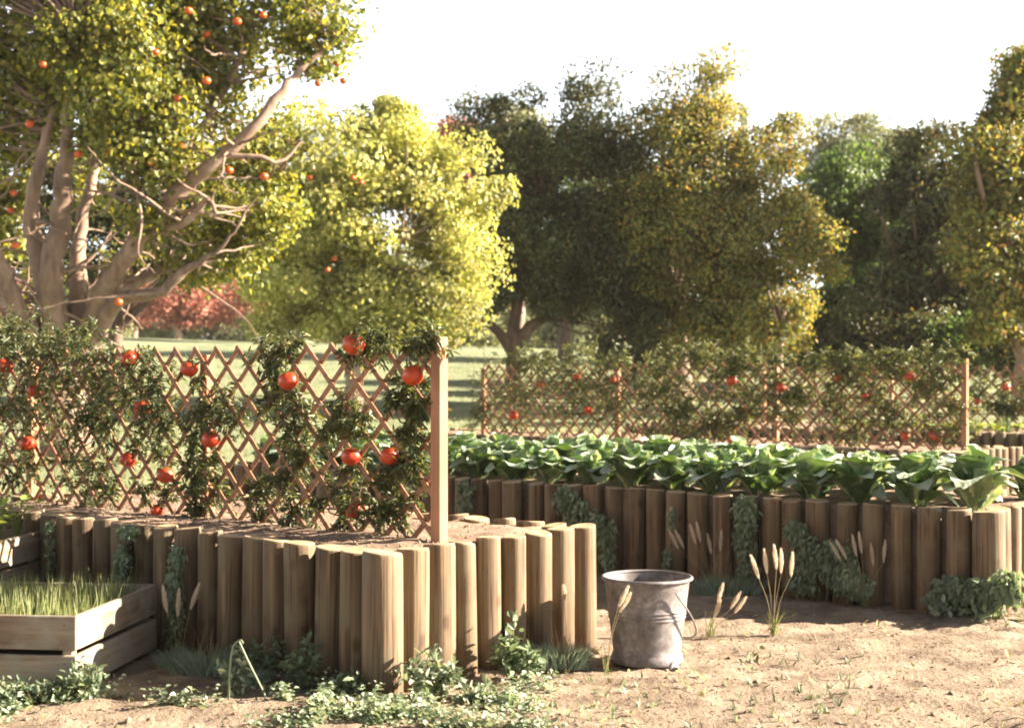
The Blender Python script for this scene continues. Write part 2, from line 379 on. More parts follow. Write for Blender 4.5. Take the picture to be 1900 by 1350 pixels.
def cabbage_mat():
    m, t, N, L = M('leafy_green')
    tc = nd(t, 'ShaderNodeTexCoord'); oi = nd(t, 'ShaderNodeObjectInfo')
    at_ = nd(t, 'ShaderNodeAttribute', attribute_name='rib')
    n1 = nd(t, 'ShaderNodeTexNoise', Scale=14.0, Detail=4.0); L.new(tc.outputs['Object'], n1.inputs['Vector'])
    r = ramp(t, [(.3, (.05, .10, .04)), (.55, (.08, .15, .06)), (.75, (.13, .20, .09))]); L.new(n1.outputs[0], r.inputs[0])
    hs = nd(t, 'ShaderNodeHueSaturation'); mr = nd(t, 'ShaderNodeMapRange'); mr.inputs['To Min'].default_value = .75; mr.inputs['To Max'].default_value = 1.35
    # the upper face of the leaf has a pale waxy bloom, whitened to paint in sun highlights; underside yellower
    gg = nd(t, 'ShaderNodeNewGeometry'); bl = nd(t, 'ShaderNodeMix', data_type='RGBA'); L.new(gg.outputs['Backfacing'], bl.inputs[0])
    r2 = ramp(t, [(.3, (.27, .38, .28)), (.55, (.44, .54, .45)), (.75, (.62, .69, .61))]); L.new(n1.outputs[0], r2.inputs[0])
    L.new(r2.outputs[0], bl.inputs[6]); L.new(r.outputs[0], bl.inputs[7])
    L.new(oi.outputs['Random'], mr.inputs[0]); L.new(mr.outputs[0], hs.inputs['Value']); L.new(bl.outputs[2], hs.inputs['Color'])
    mx = nd(t, 'ShaderNodeMix', data_type='RGBA'); L.new(at_.outputs['Fac'], mx.inputs[0]); L.new(hs.outputs[0], mx.inputs[6]); mx.inputs[7].default_value = (.42, .50, .30, 1)
    p = nd(t, 'ShaderNodeBsdfPrincipled', Roughness=.42); L.new(mx.outputs[2], p.inputs['Base Color']); p.inputs['Specular IOR Level'].default_value = .9
    tr = nd(t, 'ShaderNodeBsdfTranslucent'); mu = nd(t, 'ShaderNodeMix', data_type='RGBA', blend_type='MULTIPLY'); mu.inputs[0].default_value = 1
    L.new(mx.outputs[2], mu.inputs[6]); mu.inputs[7].default_value = (1.0, 1.0, .35, 1); L.new(mu.outputs[2], tr.inputs['Color'])
    b = nd(t, 'ShaderNodeBump', Strength=.7, Distance=.006); n2 = nd(t, 'ShaderNodeTexVoronoi', Scale=70.0)
    L.new(tc.outputs['Object'], n2.inputs['Vector']); L.new(n2.outputs[0], b.inputs['Height']); L.new(b.outputs[0], p.inputs['Normal'])
    ms = nd(t, 'ShaderNodeMixShader'); ms.inputs[0].default_value = .24; L.new(p.outputs[0], ms.inputs[1]); L.new(tr.outputs[0], ms.inputs[2])
    o = nd(t, 'ShaderNodeOutputMaterial'); L.new(ms.outputs[0], o.inputs[0]); return m
MT['cabbage'] = cabbage_mat()
def fruit_mat(name, c1, c2):
    m, t, N, L = M(name)
    tc = nd(t, 'ShaderNodeTexCoord'); n1 = nd(t, 'ShaderNodeTexNoise', Scale=20.0, Detail=3.0); L.new(tc.outputs['Object'], n1.inputs['Vector'])
    r = ramp(t, [(.35, c1), (.7, c2)]); L.new(n1.outputs[0], r.inputs[0])
    p = nd(t, 'ShaderNodeBsdfPrincipled', Roughness=.38); L.new(r.outputs[0], p.inputs['Base Color'])
    p.inputs['Subsurface Weight'].default_value = .15; p.inputs['Subsurface Radius'].default_value = (.02, .006, .003); p.inputs['Subsurface Scale'].default_value = .3
    o = nd(t, 'ShaderNodeOutputMaterial'); L.new(p.outputs[0], o.inputs[0]); return m
MT['fruit'] = fruit_mat('red_fruit', (.42, .035, .012), (.52, .075, .02))
MT['orangefruit'] = fruit_mat('orange_fruit', (.50, .06, .012), (.58, .12, .02))
def metal_mat():
    m, t, N, L = M('galvanised_steel')
    tc = nd(t, 'ShaderNodeTexCoord')
    v1 = nd(t, 'ShaderNodeTexVoronoi', Scale=55.0); L.new(tc.outputs['Object'], v1.inputs['Vector'])
    n1 = nd(t, 'ShaderNodeTexNoise', Scale=20.0, Detail=9.0, Roughness=.7); L.new(tc.outputs['Object'], n1.inputs['Vector'])
    n3 = nd(t, 'ShaderNodeTexNoise', Scale=45.0, Detail=6.0, Roughness=.8); L.new(tc.outputs['Object'], n3.inputs['Vector'])
    ma = nd(t, 'ShaderNodeMath', operation='MULTIPLY_ADD'); L.new(v1.outputs['Color'], ma.inputs[0]); ma.inputs[1].default_value = .16; L.new(n1.outputs[0], ma.inputs[2])
    mb = nd(t, 'ShaderNodeMath', operation='MULTIPLY_ADD'); L.new(n3.outputs[0], mb.inputs[0]); mb.inputs[1].default_value = .4; L.new(ma.outputs[0], mb.inputs[2])
    r = ramp(t, [(.5, (.08, .07, .07)), (.72, (.155, .14, .145)), (.86, (.21, .20, .21)), (1.0, (.34, .33, .35))]); L.new(mb.outputs[0], r.inputs[0])
    p = nd(t, 'ShaderNodeBsdfPrincipled', Metallic=.35); L.new(r.outputs[0], p.inputs['Base Color'])
    rr = nd(t, 'ShaderNodeMapRange'); rr.inputs['From Min'].default_value = .4; rr.inputs['From Max'].default_value = .9
    rr.inputs['To Min'].default_value = .75; rr.inputs['To Max'].default_value = .58; L.new(mb.outputs[0], rr.inputs[0]); L.new(rr.outputs[0], p.inputs['Roughness'])
    b = nd(t, 'ShaderNodeBump', Strength=.15, Distance=.002); L.new(n3.outputs[0], b.inputs['Height']); L.new(b.outputs[0], p.inputs['Normal'])
    o = nd(t, 'ShaderNodeOutputMaterial'); L.new(p.outputs[0], o.inputs[0]); return m
MT['metal'] = metal_mat()

# ------------------------------------------------------------------ ground, lawn
def axis(fine_a, fine_b, step, lo, hi, g=1.18):
    a = list(np.arange(fine_a, fine_b+1e-6, step)); s = step; x = fine_b
    while x < hi: s = min(s*g, 8); x += s; a.append(x)
    s = step; x = fine_a; pre = []
    while x > lo: s = min(s*g, 8); x -= s; pre.append(x)
    return np.array(pre[::-1]+a)
def grid_mesh(name, xs, ys, zf):
    X, Y = np.meshgrid(xs, ys); Z = zf(X, Y)
    nx, ny = len(xs), len(ys)
    i = np.arange(ny-1)[:, None]*nx; j = np.arange(nx-1)[None]
    f = np.stack([i+j, i+j+1, i+nx+j+1, i+nx+j], -1).reshape(-1, 4)
    return mesh_np(name, np.stack([X, Y, Z], -1).reshape(-1, 3), f, True)
def soil_bumps(x, y):
    n = .026*vnoise(x*1.3, y*1.7+3)+.018*vnoise(x*4, y*6.5)+.014*vnoise(x*9+5, y*15)+.012*np.abs(vnoise(x*23, y*29))
    n = n+.007*vnoise(x*45, y*52)-.02*sstep(.18, .36, vnoise(x*3.1+20, y*4.2+11))*np.abs(vnoise(x*17, y*20))*2
    return n*(sstep(1.0, 2.5, y)*(1-sstep(8.5, 9.5, y)))
def ground_z(x, y): return terrain(x, y)+soil_bumps(x, y)
g = link('ground', grid_mesh('ground', axis(-2.6, 3.0, .022, -260, 260), axis(3.4, 7.2, .022, -60, 420), ground_z), MT['soil'])
tag(g, 'sandy brown soil ground running between the raised beds', None, None, 'structure')
def lawn_z(x, y):
    edge = 8.9+.35*vnoise(x*.9, x*0+4)*2+.12*vnoise(x*4, x*0)
    return terrain(x, y)+.09*sstep(0, .5, y-edge)-.06+.012*vnoise(x*3, y*3)
lw = link('lawn', grid_mesh('lawn', axis(-6, 6, .12, -200, 200, 1.1), axis(8.0, 20, .12, 8.0, 300, 1.08), lawn_z), MT['lawn'])
tag(lw, 'yellow green lawn rising in a slope behind the beds', None, None, 'structure')
n = 60000
yy = 9.2+(R.random(n)**1.6)*22; xx = (R.random(n)-.5)*1.0*yy*.9
pos = np.stack([xx, yy, terrain(xx, yy)+.018], 1)
v, f = blades(pos, R.uniform(.03, .09, n), .008, R.uniform(.2, .9, n), nseg=2)
tag(link('lawn_grass', mesh_np('lawn_grass', v, f), MT['lawnblade']), 'short grass blades covering the lawn', None, None, 'stuff')

# ------------------------------------------------------------------ log beds
def log_mesh(r, h, seed):
    rg = np.random.default_rng(seed); n = 26
    prof = [(r*1.0, 0), (r*1.0, h*.25), (r*1.0, h*.5), (r*.99, h*.8), (r*.985, h-.012), (r*.955, h-.003), (r*.90, h)]
    ph = rg.random(3)*6.28; tilt = rg.uniform(-.005, .005, 2); vs = []; fs = []; mi = []
    an = np.arange(n)*2*math.pi/n
    for k, (rr, z) in enumerate(prof):
        rv = rr*(1+.018*np.sin(2*an+ph[0]+z*3)+.012*np.sin(3*an+ph[1])+.006*np.sin(7*an+ph[2]))
        for i in range(n):
            zz = z+(tilt[0]*math.cos(an[i])+tilt[1]*math.sin(an[i]) if k >= 4 else 0)
            vs.append((rv[i]*math.cos(an[i]), rv[i]*math.sin(an[i]), zz))
    for k in range(len(prof)-1):
        for i in range(n):
            a = k*n+i; b = k*n+(i+1) % n; fs.append((a, b, b+n, a+n)); mi.append(0 if k < 5 else 1)
    m0 = (len(prof)-1)*n
    for q in range(3):
        rr = r*.9*(1, .6, .25)[q]
        if q:
            for i in range(n): vs.append((rr*math.cos(an[i]), rr*math.sin(an[i]), h-.001*q+tilt[0]*math.cos(an[i])*rr/r+tilt[1]*math.sin(an[i])*rr/r))
            for i in range(n):
                a = m0+(q-1)*n+i; b = m0+(q-1)*n+(i+1) % n; fs.append((a, b, b+n, a+n)); mi.append(1)
    fs.append(tuple(m0+2*n+i for i in range(n))); mi.append(1)
    me = mesh_py('log', vs, fs); me.polygons.foreach_set('material_index', mi)
    for p in me.polygons: p.use_smooth = (mi[p.index] == 0)
    me.materials.append(MT['log']); me.materials.append(MT['logtop']); return me
LOGS = [log_mesh(.0435+.0035*(i % 3), .44, 50+i) for i in range(7)]
CORNER = log_mesh(.063, .44, 99)
def bed(P0, LU, LV, label, sp=.121, h=.42, group='raised beds edged with upright logs', sides='fbrl', bh=.004):
    e = empty('raised_bed', (P0[0], P0[1], 0), label, 'raised bed', group)
    P0 = np.array([P0[0], P0[1], 0.])
    def log(p, k, corner=False):
        dz = random.uniform(-bh, bh)
        o = link('log', CORNER if corner else LOGS[k % 7], None, e, p-P0+np.array([0, 0, h-.44+dz+terrain(p[0], p[1])*.0]),
                 (0, 0, random.uniform(0, 6.28)))
        s = 1 if corner else random.uniform(.92, 1.06); o.scale = (s, s, 1)
        o.rotation_euler = (random.uniform(-.014, .014), random.uniform(-.014, .014), random.uniform(0, 6.28))
    log(P0, 0, True)
    nU = int(LU/sp); nV = int(round(LV/sp))
    jj = lambda: R.normal(0, .006, 3)*np.array([1, 1, 0])
    for i in range(1, nU+1): log(P0+U*sp*i+jj(), random.randrange(7))
    for i in range(1, nV+1): log(P0+V*sp*i+jj(), random.randrange(7))
    for i in range(1, nU+1): log(P0+V*sp*nV+U*sp*i+jj(), random.randrange(7))
    if 'l' in sides:
        for i in range(1, nV): log(P0+U*sp*nU+V*sp*i+jj(), random.randrange(7))
    # soil filling, a mounded top with its sides down to the ground
    a = np.linspace(.03, sp*nU-.03, max(8, int(LU/.035))); b = np.linspace(.03, sp*nV-.03, max(6, int(LV/.035)))
    A, B = np.meshgrid(a, b); na, nb = len(a), len(b)
    Pw = A[..., None]*U+B[..., None]*V
    z = h-.018+.022*vnoise(A*2.2+P0[0], B*2.5)+.016*vnoise(A*9, B*9+P0[1])+.009*vnoise(A*25, B*25)
    edge = np.minimum(np.minimum(A, sp*nU-A), np.minimum(B, sp*nV-B)); z = np.where(edge < .03, h-.03, z)
    Pw[..., 2] = z; vs = [tuple(q) for q in Pw.reshape(-1, 3)]
    fs = [(j*na+i, j*na+i+na, j*na+i+na+1, j*na+i+1) for j in range(nb-1) for i in range(na-1)]
    ring = [i for i in range(na)]+[j*na+na-1 for j in range(1, nb)]+[(nb-1)*na+i for i in range(na-2, -1, -1)]+[j*na for j in range(nb-2, 0, -1)]
    base = len(vs); vs += [(vs[i][0], vs[i][1], -.05) for i in ring]; m = len(ring)
    fs += [(ring[k], ring[(k+1) % m], base+(k+1) % m, base+k) for k in range(m)]
    link('soil', mesh_py('soil', vs, fs, True), MT['bedsoil'], e)
    return e
B1 = np.array([-.387, 4.18, 0]); B2 = np.array([1.855, 5.45, 0]); B3 = np.array([3.146, 9.82, 0]); B4 = np.array([5.1, 12.9, 0])
bed(B1, 2.75, .95, 'front raised soil bed edged with short upright logs, under the nearest lattice trellis')
bed(B2, 4.75, 1.0, 'long raised log bed behind the bucket, planted with broad leafy greens')
bed(B3, 5.9, 1.0, 'raised log bed behind the leafy greens, carrying the second trellis')
bed(B4, 5.0, 1.6, 'farthest raised log bed at the right edge with chives and a trellis')

# ------------------------------------------------------------------ crates
def crate(cx, cy, rz, W, D, H, nrow, label, fill=.75):
    e = empty('wooden_crate', (cx, cy, 0), label, 'crate', 'slatted wooden planter crates', rz)
    gap = .014; ph = (H-.02-gap*(nrow-1))/nrow; th = .009
    def plank(c, X, Y, Z):
        mb = MB(); mb.box((0, 0, 0), X, Y, Z, bev=.003)
        # long axis along local x so that the grain runs with the plank
        o = link('plank', mb.mesh('plank'), MT['crate'], e, c, (0, 0, 0)); return o
    for k in range(nrow):
        z = .02+ph/2+k*(ph+gap)
        for s in (-1, 1):
            plank((0, s*(D/2-th), z+random.uniform(-.002, .002)), (W/2, 0, 0), (0, th, 0), (0, 0, ph/2))
            o = plank((s*(W/2-th), 0, z+random.uniform(-.002, .002)), (D/2-2*th-.002, 0, 0), (0, th, 0), (0, 0, ph/2))
            o.rotation_euler = (0, 0, math.pi/2)
    for sx in (-1, 1):
        for sy in (-1, 1):
            mb = MB(); mb.box((0, 0, 0), (.016, 0, 0), (0, .016, 0), (0, 0, H/2-.004), bev=.003)
            link('corner_post', mb.mesh('corner_post'), MT['crate'], e, (sx*(W/2-.036), sy*(D/2-.036), H/2-.002))
    mb = MB()
    for k in range(nrow):
        z = .02+ph/2+k*(ph+gap)
        for dz in (-ph*.25, ph*.25):
            for sx in (-1, 1):
                for (c_, ax_) in (((sx*(W/2-.036), -D/2, z+dz), 1), ((sx*W/2, -D/2+.036, z+dz), 0), ((sx*W/2, D/2-.036, z+dz), 0)):
                    h_ = [.003, .003, .003]; h_[ax_] = .0012
                    mb.box(c_, (h_[0], 0, 0), (0, h_[1], 0), (0, 0, h_[2]))
    link('nail_heads', mb.mesh('nail_heads'), MT['metal'], e)['kind'] = 'stuff'
    xs = np.linspace(-W/2+.022, W/2-.022, 24); ys = np.linspace(-D/2+.022, D/2-.022, 20)
    me = grid_mesh('soil', xs, ys, lambda X, Y: H*fill+.02*vnoise(X*12+cx, Y*12)+.008*vnoise(X*40, Y*40))
    link('soil', me, MT['bedsoil'], e)
    mb = MB(); mb.box((0, 0, .02), (W/2-.02, 0, 0), (0, D/2-.02, 0), (0, 0, .008)); link('bottom', mb.mesh('bottom'), MT['crate'], e)
    return e
rzA = -math.atan2(.11, .99)
dA = np.array([math.sin(-rzA), math.cos(rzA)]); nA = np.array([math.cos(rzA), math.sin(rzA)])
def crate_c(corner, W, D):   # centre from the near right corner
    c = np.array(corner)+dA*D/2-nA*W/2; return c
cA = crate_c((-1.285, 4.13), .86, .66)
crate(cA[0], cA[1], rzA, .86, .66, .235, 2, 'low slatted wooden crate in the near left corner, full of young grass', .62)
cB = crate_c((-1.87, 4.86), .8, .58)
crate(cB[0], cB[1], rzA, .8, .58, .35, 3, 'taller slatted wooden crate at the left edge holding bright seedlings', .88)
crate(4.98, 12.1, -.1, .8, .6, .36, 3, 'far pinkish wooden crate at the right edge with a pale leafy plant', .88)

# ------------------------------------------------------------------ trellises
def trellis(P, D, n_bay, bay, z0, z1, pitch, label, ptop=.02, post=.042, s_over=0):
    """P: foot of the right end post, D: direction the trellis runs"""
    P = np.array([P[0], P[1], 0.]); Nn = np.array([-D[1], D[0], 0]);  # points towards the viewer or away
    if Nn[1] > 0: Nn = -Nn
    e = empty('trellis', (P[0], P[1], 0), label, 'trellis', 'wooden lattice trellises with climbing vines')
    Ltot = n_bay*bay; H = z1-z0
    pm = MB(); pm.box((0, 0, 0), (post/2, 0, 0), (0, post/2, 0), (0, 0, (z1-z0+.06+ptop)/2), bev=.003); pm = pm.mesh('post')
    rz = math.atan2(D[1], D[0])
    for k in range(n_bay+1):
        off = Nn*(.0 if k == 0 else -.031)
        link('post', pm, MT['post'], e, D*bay*k+off+UP*((z0-.06+z1+ptop)/2-(.045 if k else 0)), (0, 0, rz))
    # slats
    cache = {}
    def slat(sa, za, sb, zb, side):
        a = D*sa+UP*za+Nn*side; b = D*sb+UP*zb+Nn*side
        ln = np.linalg.norm(b-a)
        if ln < .05: return
        key = round(ln, 2)
        if key not in cache:
            mb = MB(); mb.box((0, 0, 0), (ln/2+.006, 0, 0), (0, .0032, 0), (0, 0, .0098), bev=.0015); cache[key] = mb.mesh('slat')
        ang = math.atan2(zb-za, sb-sa)
        mat = Matrix.Rotation(rz, 4, 'Z') @ Matrix.Rotation(-ang, 4, 'Y')
        o = link('slat', cache[key], MT['slat'], e, (a+b)/2); o.rotation_euler = mat.to_euler()
    L0, L1 = .03, Ltot-.02
    k = -math.ceil(H/pitch)
    while k*pitch < L1:
        s0 = k*pitch
        for sg, side in ((1, .0045), (-1, -.0045)):
            # bottom point (s0, z0), goes up to (s0+sg*H, z1)
            st = s0 if sg == 1 else s0+H; zb_ = z0
            a, b = (st, z0), (st+sg*H, z1)
            # clip
            def cl(p, q, lim, lower):
                t = (lim-p[0])/(q[0]-p[0]); return (lim, p[1]+t*(q[1]-p[1]))
            lo, hi = (a, b) if a[0] < b[0] else (b, a)
            if hi[0] <= L0 or lo[0] >= L1: continue
            if lo[0] < L0: lo = cl(lo, hi, L0, True)
            if hi[0] > L1: hi = cl(lo, hi, L1, False)
            slat(lo[0], lo[1], hi[0], hi[1], side)
        k += 1
    return e
T1 = np.array([-.237, 4.56, 0]); T2 = np.array([3.296, 10.2, 0]); T3 = np.array([5.35, 14.3, 0])
trellis(T1, U, 3, 1.27, .40, 1.052, .1304, 'nearest brown lattice trellis standing in the front log bed')
trellis(T2, U, 3, 1.58, .41, 1.055, .129, 'second lattice trellis, behind the row of leafy greens')
trellis(T3, U, 2, 1.6, .42, 1.05, .15, 'farthest lattice trellis at the right edge, partly seen past the second one')

# ------------------------------------------------------------------ fruit
def fruit_mesh(r, seed):
    rg = np.random.default_rng(seed); mb = MB(); ph = rg.random()*6
    prof = []; n = 20
    for i in range(11):
        a = -math.pi/2+math.pi*i/10
        prof.append((max(.0006, r*math.cos(a)*1.03), r*(math.sin(a)*.93)-(.10*r*math.exp(-((i-10)/1.4)**2))))
    vs = []; fs = []
    for rr, z in prof:
        for i in range(n):
            t = 2*math.pi*i/n; k = 1+.035*math.cos(5*t+ph)
            vs.append((rr*k*math.cos(t), rr*k*math.sin(t), z))
    for j in range(10):
        for i in range(n): fs.append((j*n+i, j*n+(i+1) % n, (j+1)*n+(i+1) % n, (j+1)*n+i))
    mb.add(vs, fs); return mb.mesh('fruit', True)
def calyx_mesh(r):
    mb = MB()
    for k in range(5):
        a = k*2*math.pi/5; c, s = math.cos(a), math.sin(a)
        mb.add([(0, 0, r*.9), (c*r*.5-s*r*.12, s*r*.5+c*r*.12, r*.93), (c*r*1.0, s*r*1.0, r*.72), (c*r*.5+s*r*.12, s*r*.5-c*r*.12, r*.93)], [(0, 1, 2, 3)])
    mb.tube([(0, 0, r*.82), (r*.1, 0, r*1.3), (r*.3, .1*r, r*1.75)], [r*.07]*3, 5)
    return mb.mesh('calyx')
FR = [fruit_mesh(.034, i) for i in range(3)]; CAL = calyx_mesh(.034)
for m_ in FR: m_.materials.append(MT['fruit'])
CAL.materials.append(MT['vine'])

# ------------------------------------------------------------------ climbing vines
def vine(P, D, clumps, fruits, label, group, leafL=.029, dens=1.8, mat='vine', fr_s=1.0):
    """clumps: (px, py, r_px, n) looked up on the trellis plane"""
    Nn = np.array([-D[1], D[0], 0]);
    if Nn[1] > 0: Nn = -Nn
    P = np.array([P[0], P[1], 0.])
    cs = []
    for (px, py, rp, n) in clumps:
        s, z = on_plane(px, py, P, D); Y = P[1]+s*D[1]; cs.append((s, z, rp/F*Y, n))
    s0 = float(np.mean([c[0] for c in cs])); root = P+D*s0+Nn*.03+UP*.39
    e = empty('climbing_vine', root, label, 'vine', group)
    segs = []; lp = []; ld = []; lu = []
    order = sorted(cs, key=lambda c: c[1])
    main = [np.array([0, 0, -.02])]
    for c in order:
        tgt = P+D*c[0]+UP*c[1]+Nn*random.uniform(-.02, .03)-root
        # stem from a lower point
        base = main[max(0, len(main)-random.choice([1, 1, 2]))]
        mid = (base+tgt)/2+R.normal(0, .02, 3)
        pth = smooth_path([base, mid, tgt], 5, .004)
        v, f = tube_np(pth, np.linspace(.0035, .002, len(pth)), 5); segs.append((v, f))
        main.append(tgt)
        r = c[2]*1.4; n = int(c[3]*dens*1.8)
        # side shoots in the clump, each with paired leaflets
        ns = max(3, n//9)
        for k in range(ns):
            d = unit(np.array([R.normal(), R.normal()*.5, R.normal()*.9+.25]))
            dd = D*d[0]+Nn*d[1]+UP*d[2]; L = r*R.uniform(.5, 1.25)
            st = tgt+R.normal(0, r*.45, 3)*np.array([1, .4, 1]); en = st+dd*L-UP*L*.15
            pth = smooth_path([st, (st+en)/2+R.normal(0, .008, 3), en], 3)
            v, f = tube_np(pth, np.linspace(.0017, .0009, len(pth)), 4); segs.append((v, f))
            m = 10; t = np.linspace(.15, 1, m)[:, None]
            pp = st*(1-t)+en*t+R.normal(0, .006, (m, 3))
            side = np.where(np.arange(m) % 2 == 0, 1, -1)[:, None]
            sv = unit(np.cross(dd, UP+R.normal(0, .4, 3)))
            lp.append(pp); ld.append(dd*.6+side*sv*.9-UP*R.uniform(0, .9, (m, 1))+R.normal(0, .25, (m, 3))); lu.append(UP*.6+Nn*.5+R.normal(0, .45, (m, 3)))
    lp, ld, lu = map(np.vstack, (lp, ld, lu))
    v, f = leaves(L_LANCE, lp, ld, lu, R.uniform(.6, 1.25, len(lp))*leafL)
    link('foliage', mesh_np('foliage', v, f), MT[mat], e)
    v, f = join_np(segs); tag(link('stem', mesh_np('stem', v, f, True), MT['stem'], e), kind='stuff')
    for (px, py) in fruits:
        s, z = on_plane(px, py, P, D)
        p = P+D*s+UP*z+Nn*random.uniform(.02, .04)-root
        o = link('fruit', FR[random.randrange(3)], None, e, p, (random.uniform(-.4, .4), random.uniform(-.4, .4), random.uniform(0, 6)))
        sc = random.choice([.72, .85, .95, 1.0, 1.08])*random.uniform(.95, 1.05)*fr_s; o.scale = (sc,)*3
        link('calyx', CAL, None, o)
g1 = 'climbing vines on the nearest trellis'
vine(T1, U, [(10, 615, 30, 90), (60, 625, 34, 120), (110, 640, 32, 110), (20, 670, 34, 100), (80, 690, 36, 130), (30, 740, 36, 90), (95, 750, 36, 130), (60, 800, 30, 60), (20, 850, 30, 60), (75, 870, 26, 50), (30, 905, 22, 40), (-20, 700, 40, 90), (-30, 800, 40, 90)],
     [(24, 678), (72, 725), (64, 822)], 'dense leafy vine with red fruit at the left end of the nearest trellis', g1)
vine(T1, U, [(150, 640, 30, 90), (185, 665, 30, 100), (150, 700, 32, 120), (190, 730, 34, 140), (170, 780, 28, 90), (205, 790, 24, 80), (140, 830, 22, 40), (190, 860, 24, 70), (145, 900, 24, 60), (205, 910, 20, 60), (160, 930, 16, 40)],
     [], 'dark fruitless vine on the nearest trellis, left of its hanging gap', g1)
vine(T1, U, [(255, 690, 24, 60), (290, 705, 26, 80), (240, 730, 24, 60), (300, 745, 26, 80), (275, 790, 24, 50), (255, 830, 20, 35), (300, 850, 22, 50), (275, 900, 20, 35), (315, 790, 20, 50), (310, 915, 18, 30)],
     [(252, 665), (272, 757), (250, 852), (318, 880), (303, 946)], 'thin vine with five red fruits just left of the second trellis post', g1)
vine(T1, U, [(372, 700, 16, 25), (370, 790, 24, 80), (405, 770, 26, 80), (440, 775, 20, 40), (365, 840, 22, 80), (395, 870, 22, 60), (370, 900, 22, 80), (400, 925, 20, 50), (430, 740, 18, 30), (372, 950, 14, 40)],
     [(363, 684), (407, 814)], 'vine with two red fruits climbing just right of the second trellis post', g1)
vine(T1, U, [(510, 655, 24, 80), (545, 640, 18, 50), (520, 690, 24, 80), (545, 735, 24, 80), (505, 740, 18, 40), (560, 790, 26, 90), (540, 840, 26, 90), (570, 850, 18, 50), (485, 905, 22, 70), (530, 900, 20, 50), (545, 945, 24, 80), (480, 955, 16, 50)],
     [(548, 706)], 'leafy vine in the middle of the nearest trellis with one red fruit', g1)
vine(T1, U, [(680, 640, 24, 90), (720, 635, 18, 50), (650, 660, 18, 40), (640, 765, 24, 90), (670, 790, 22, 70), (615, 800, 18, 40), (655, 875, 18, 40), (630, 905, 20, 50), (690, 945, 22, 70), (640, 960, 18, 50), (600, 930, 16, 30)],
     [(667, 640), (661, 846), (672, 945)], 'vine with three red fruits in the right half of the nearest trellis', g1)
vine(T1, U, [(770, 640, 18, 60), (805, 632, 20, 80), (760, 715, 22, 90), (780, 755, 20, 90), (745, 740, 18, 60), (770, 800, 18, 60), (745, 860, 22, 90), (775, 870, 18, 60), (725, 890, 18, 60), (735, 950, 20, 80), (760, 930, 14, 30)],
     [(779, 696), (733, 845)], 'vine with two red fruits beside the right end post of the nearest trellis', g1)
g2 = 'climbing vines on the second trellis'
fr2 = [(1005, 712), (957, 770), (1095, 760), (1075, 700), (1140, 704), (1189, 739), (1197, 802), (1362, 706), (1383, 760), (1362, 815), (1452, 719), (1493, 793), (1608, 735), (1690, 698), (1684, 808), (1738, 808), (1560, 700)]
lab2 = ['vine with two fruits at the far left end of the second trellis', 'vine with fruit left of the second post of the farther trellis', 'vine around the second post from the left of the farther trellis',
        'thickest dark vine of the farther trellis, bulging over its top', 'vine with three fruits stacked in a column on the farther trellis', 'vine with a fruit beside the third post of the farther trellis',
        'vine in the right half of the farther trellis, low fruit near leafy greens', 'vine with a pale gap right of it on the farther trellis', 'vine with the highest red fruit near the right end post of the farther trellis']
for i, xc in enumerate([935, 1035, 1130, 1250, 1340, 1440, 1545, 1640, 1735]):
    cl = []; dense = {1250: 1.7, 1340: 1.25}.get(xc, 1.0)
    for k in range(int(17*dense)):
        px = xc+R.uniform(-52, 52); py = 668+R.random()**1.1*140
        cl.append((px, py, R.uniform(14, 24), int(R.uniform(35, 75))))
    for k in range(5): cl.append((xc+R.uniform(-50, 50), 662+R.uniform(-8, 10)-(8 if dense > 1.3 else 0), 14, 45))
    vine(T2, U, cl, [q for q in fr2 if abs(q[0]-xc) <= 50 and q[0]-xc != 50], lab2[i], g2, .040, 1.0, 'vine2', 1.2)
for i, xc in enumerate([1835, 1905]):
    cl = [(xc+R.uniform(-40, 40), R.uniform(695, 770), 14, 45) for k in range(16)]
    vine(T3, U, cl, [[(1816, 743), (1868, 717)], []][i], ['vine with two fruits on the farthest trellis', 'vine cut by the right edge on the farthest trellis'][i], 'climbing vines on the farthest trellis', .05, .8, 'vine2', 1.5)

# ------------------------------------------------------------------ leafy greens
def green_leaf(L, W, seed, cup=.25, bend=.9):
    rg = np.random.default_rng(seed); nu, nv = 11, 9; ph = rg.random(4)*6.28
    vs = []; ribv = []
    for i in range(nu):
        t = i/(nu-1); a = bend*t*t                    # curve outwards
        stalk = .13 if t < .18 else 1
        tt = min(1, max(0, (t-.14)/.90)); wv = W*.5*(math.sqrt(max(0, 1-(2*tt-1)**2)) if t > .18 else .14)
        wv = max(wv, W*.07)
        px = L*(math.sin(a)/max(a, 1e-3) if a > 1e-3 else 1)*t; pz = -L*t*(1-math.cos(a))*.9
        for j in range(nv):
            q = (j/(nv-1))*2-1
            y = wv*q; z = pz+cup*abs(q)**1.6*wv+.020*math.sin(5*t*3+ph[0]+q*2)*abs(q)*W*4+.012*math.sin(9*t+ph[1])*q*W*4+.010*math.sin(21*t+ph[2])*math.cos(7*q+ph[3])*W*3
            vs.append((px, y, z)); ribv.append(max(0, 1-abs(q)*6*(1 if t > .2 else .2)) if j == (nv-1)//2 or t < .18 else 0)
    fs = [(i*nv+j, (i+1)*nv+j, (i+1)*nv+j+1, i*nv+j+1) for i in range(nu-1) for j in range(nv-1)]
    me = mesh_py('leaf', vs, fs, True)
    a = me.attributes.new('rib', 'FLOAT', 'POINT'); a.data.foreach_set('value', ribv)
    me.materials.append(MT['cabbage']); return me
GL = [green_leaf(.145, .115, i, .55, R.uniform(.5, 1.15)) for i in range(6)]
GS = [green_leaf(.11, .10, 20+i, .8, R.uniform(.1, .5)) for i in range(3)]
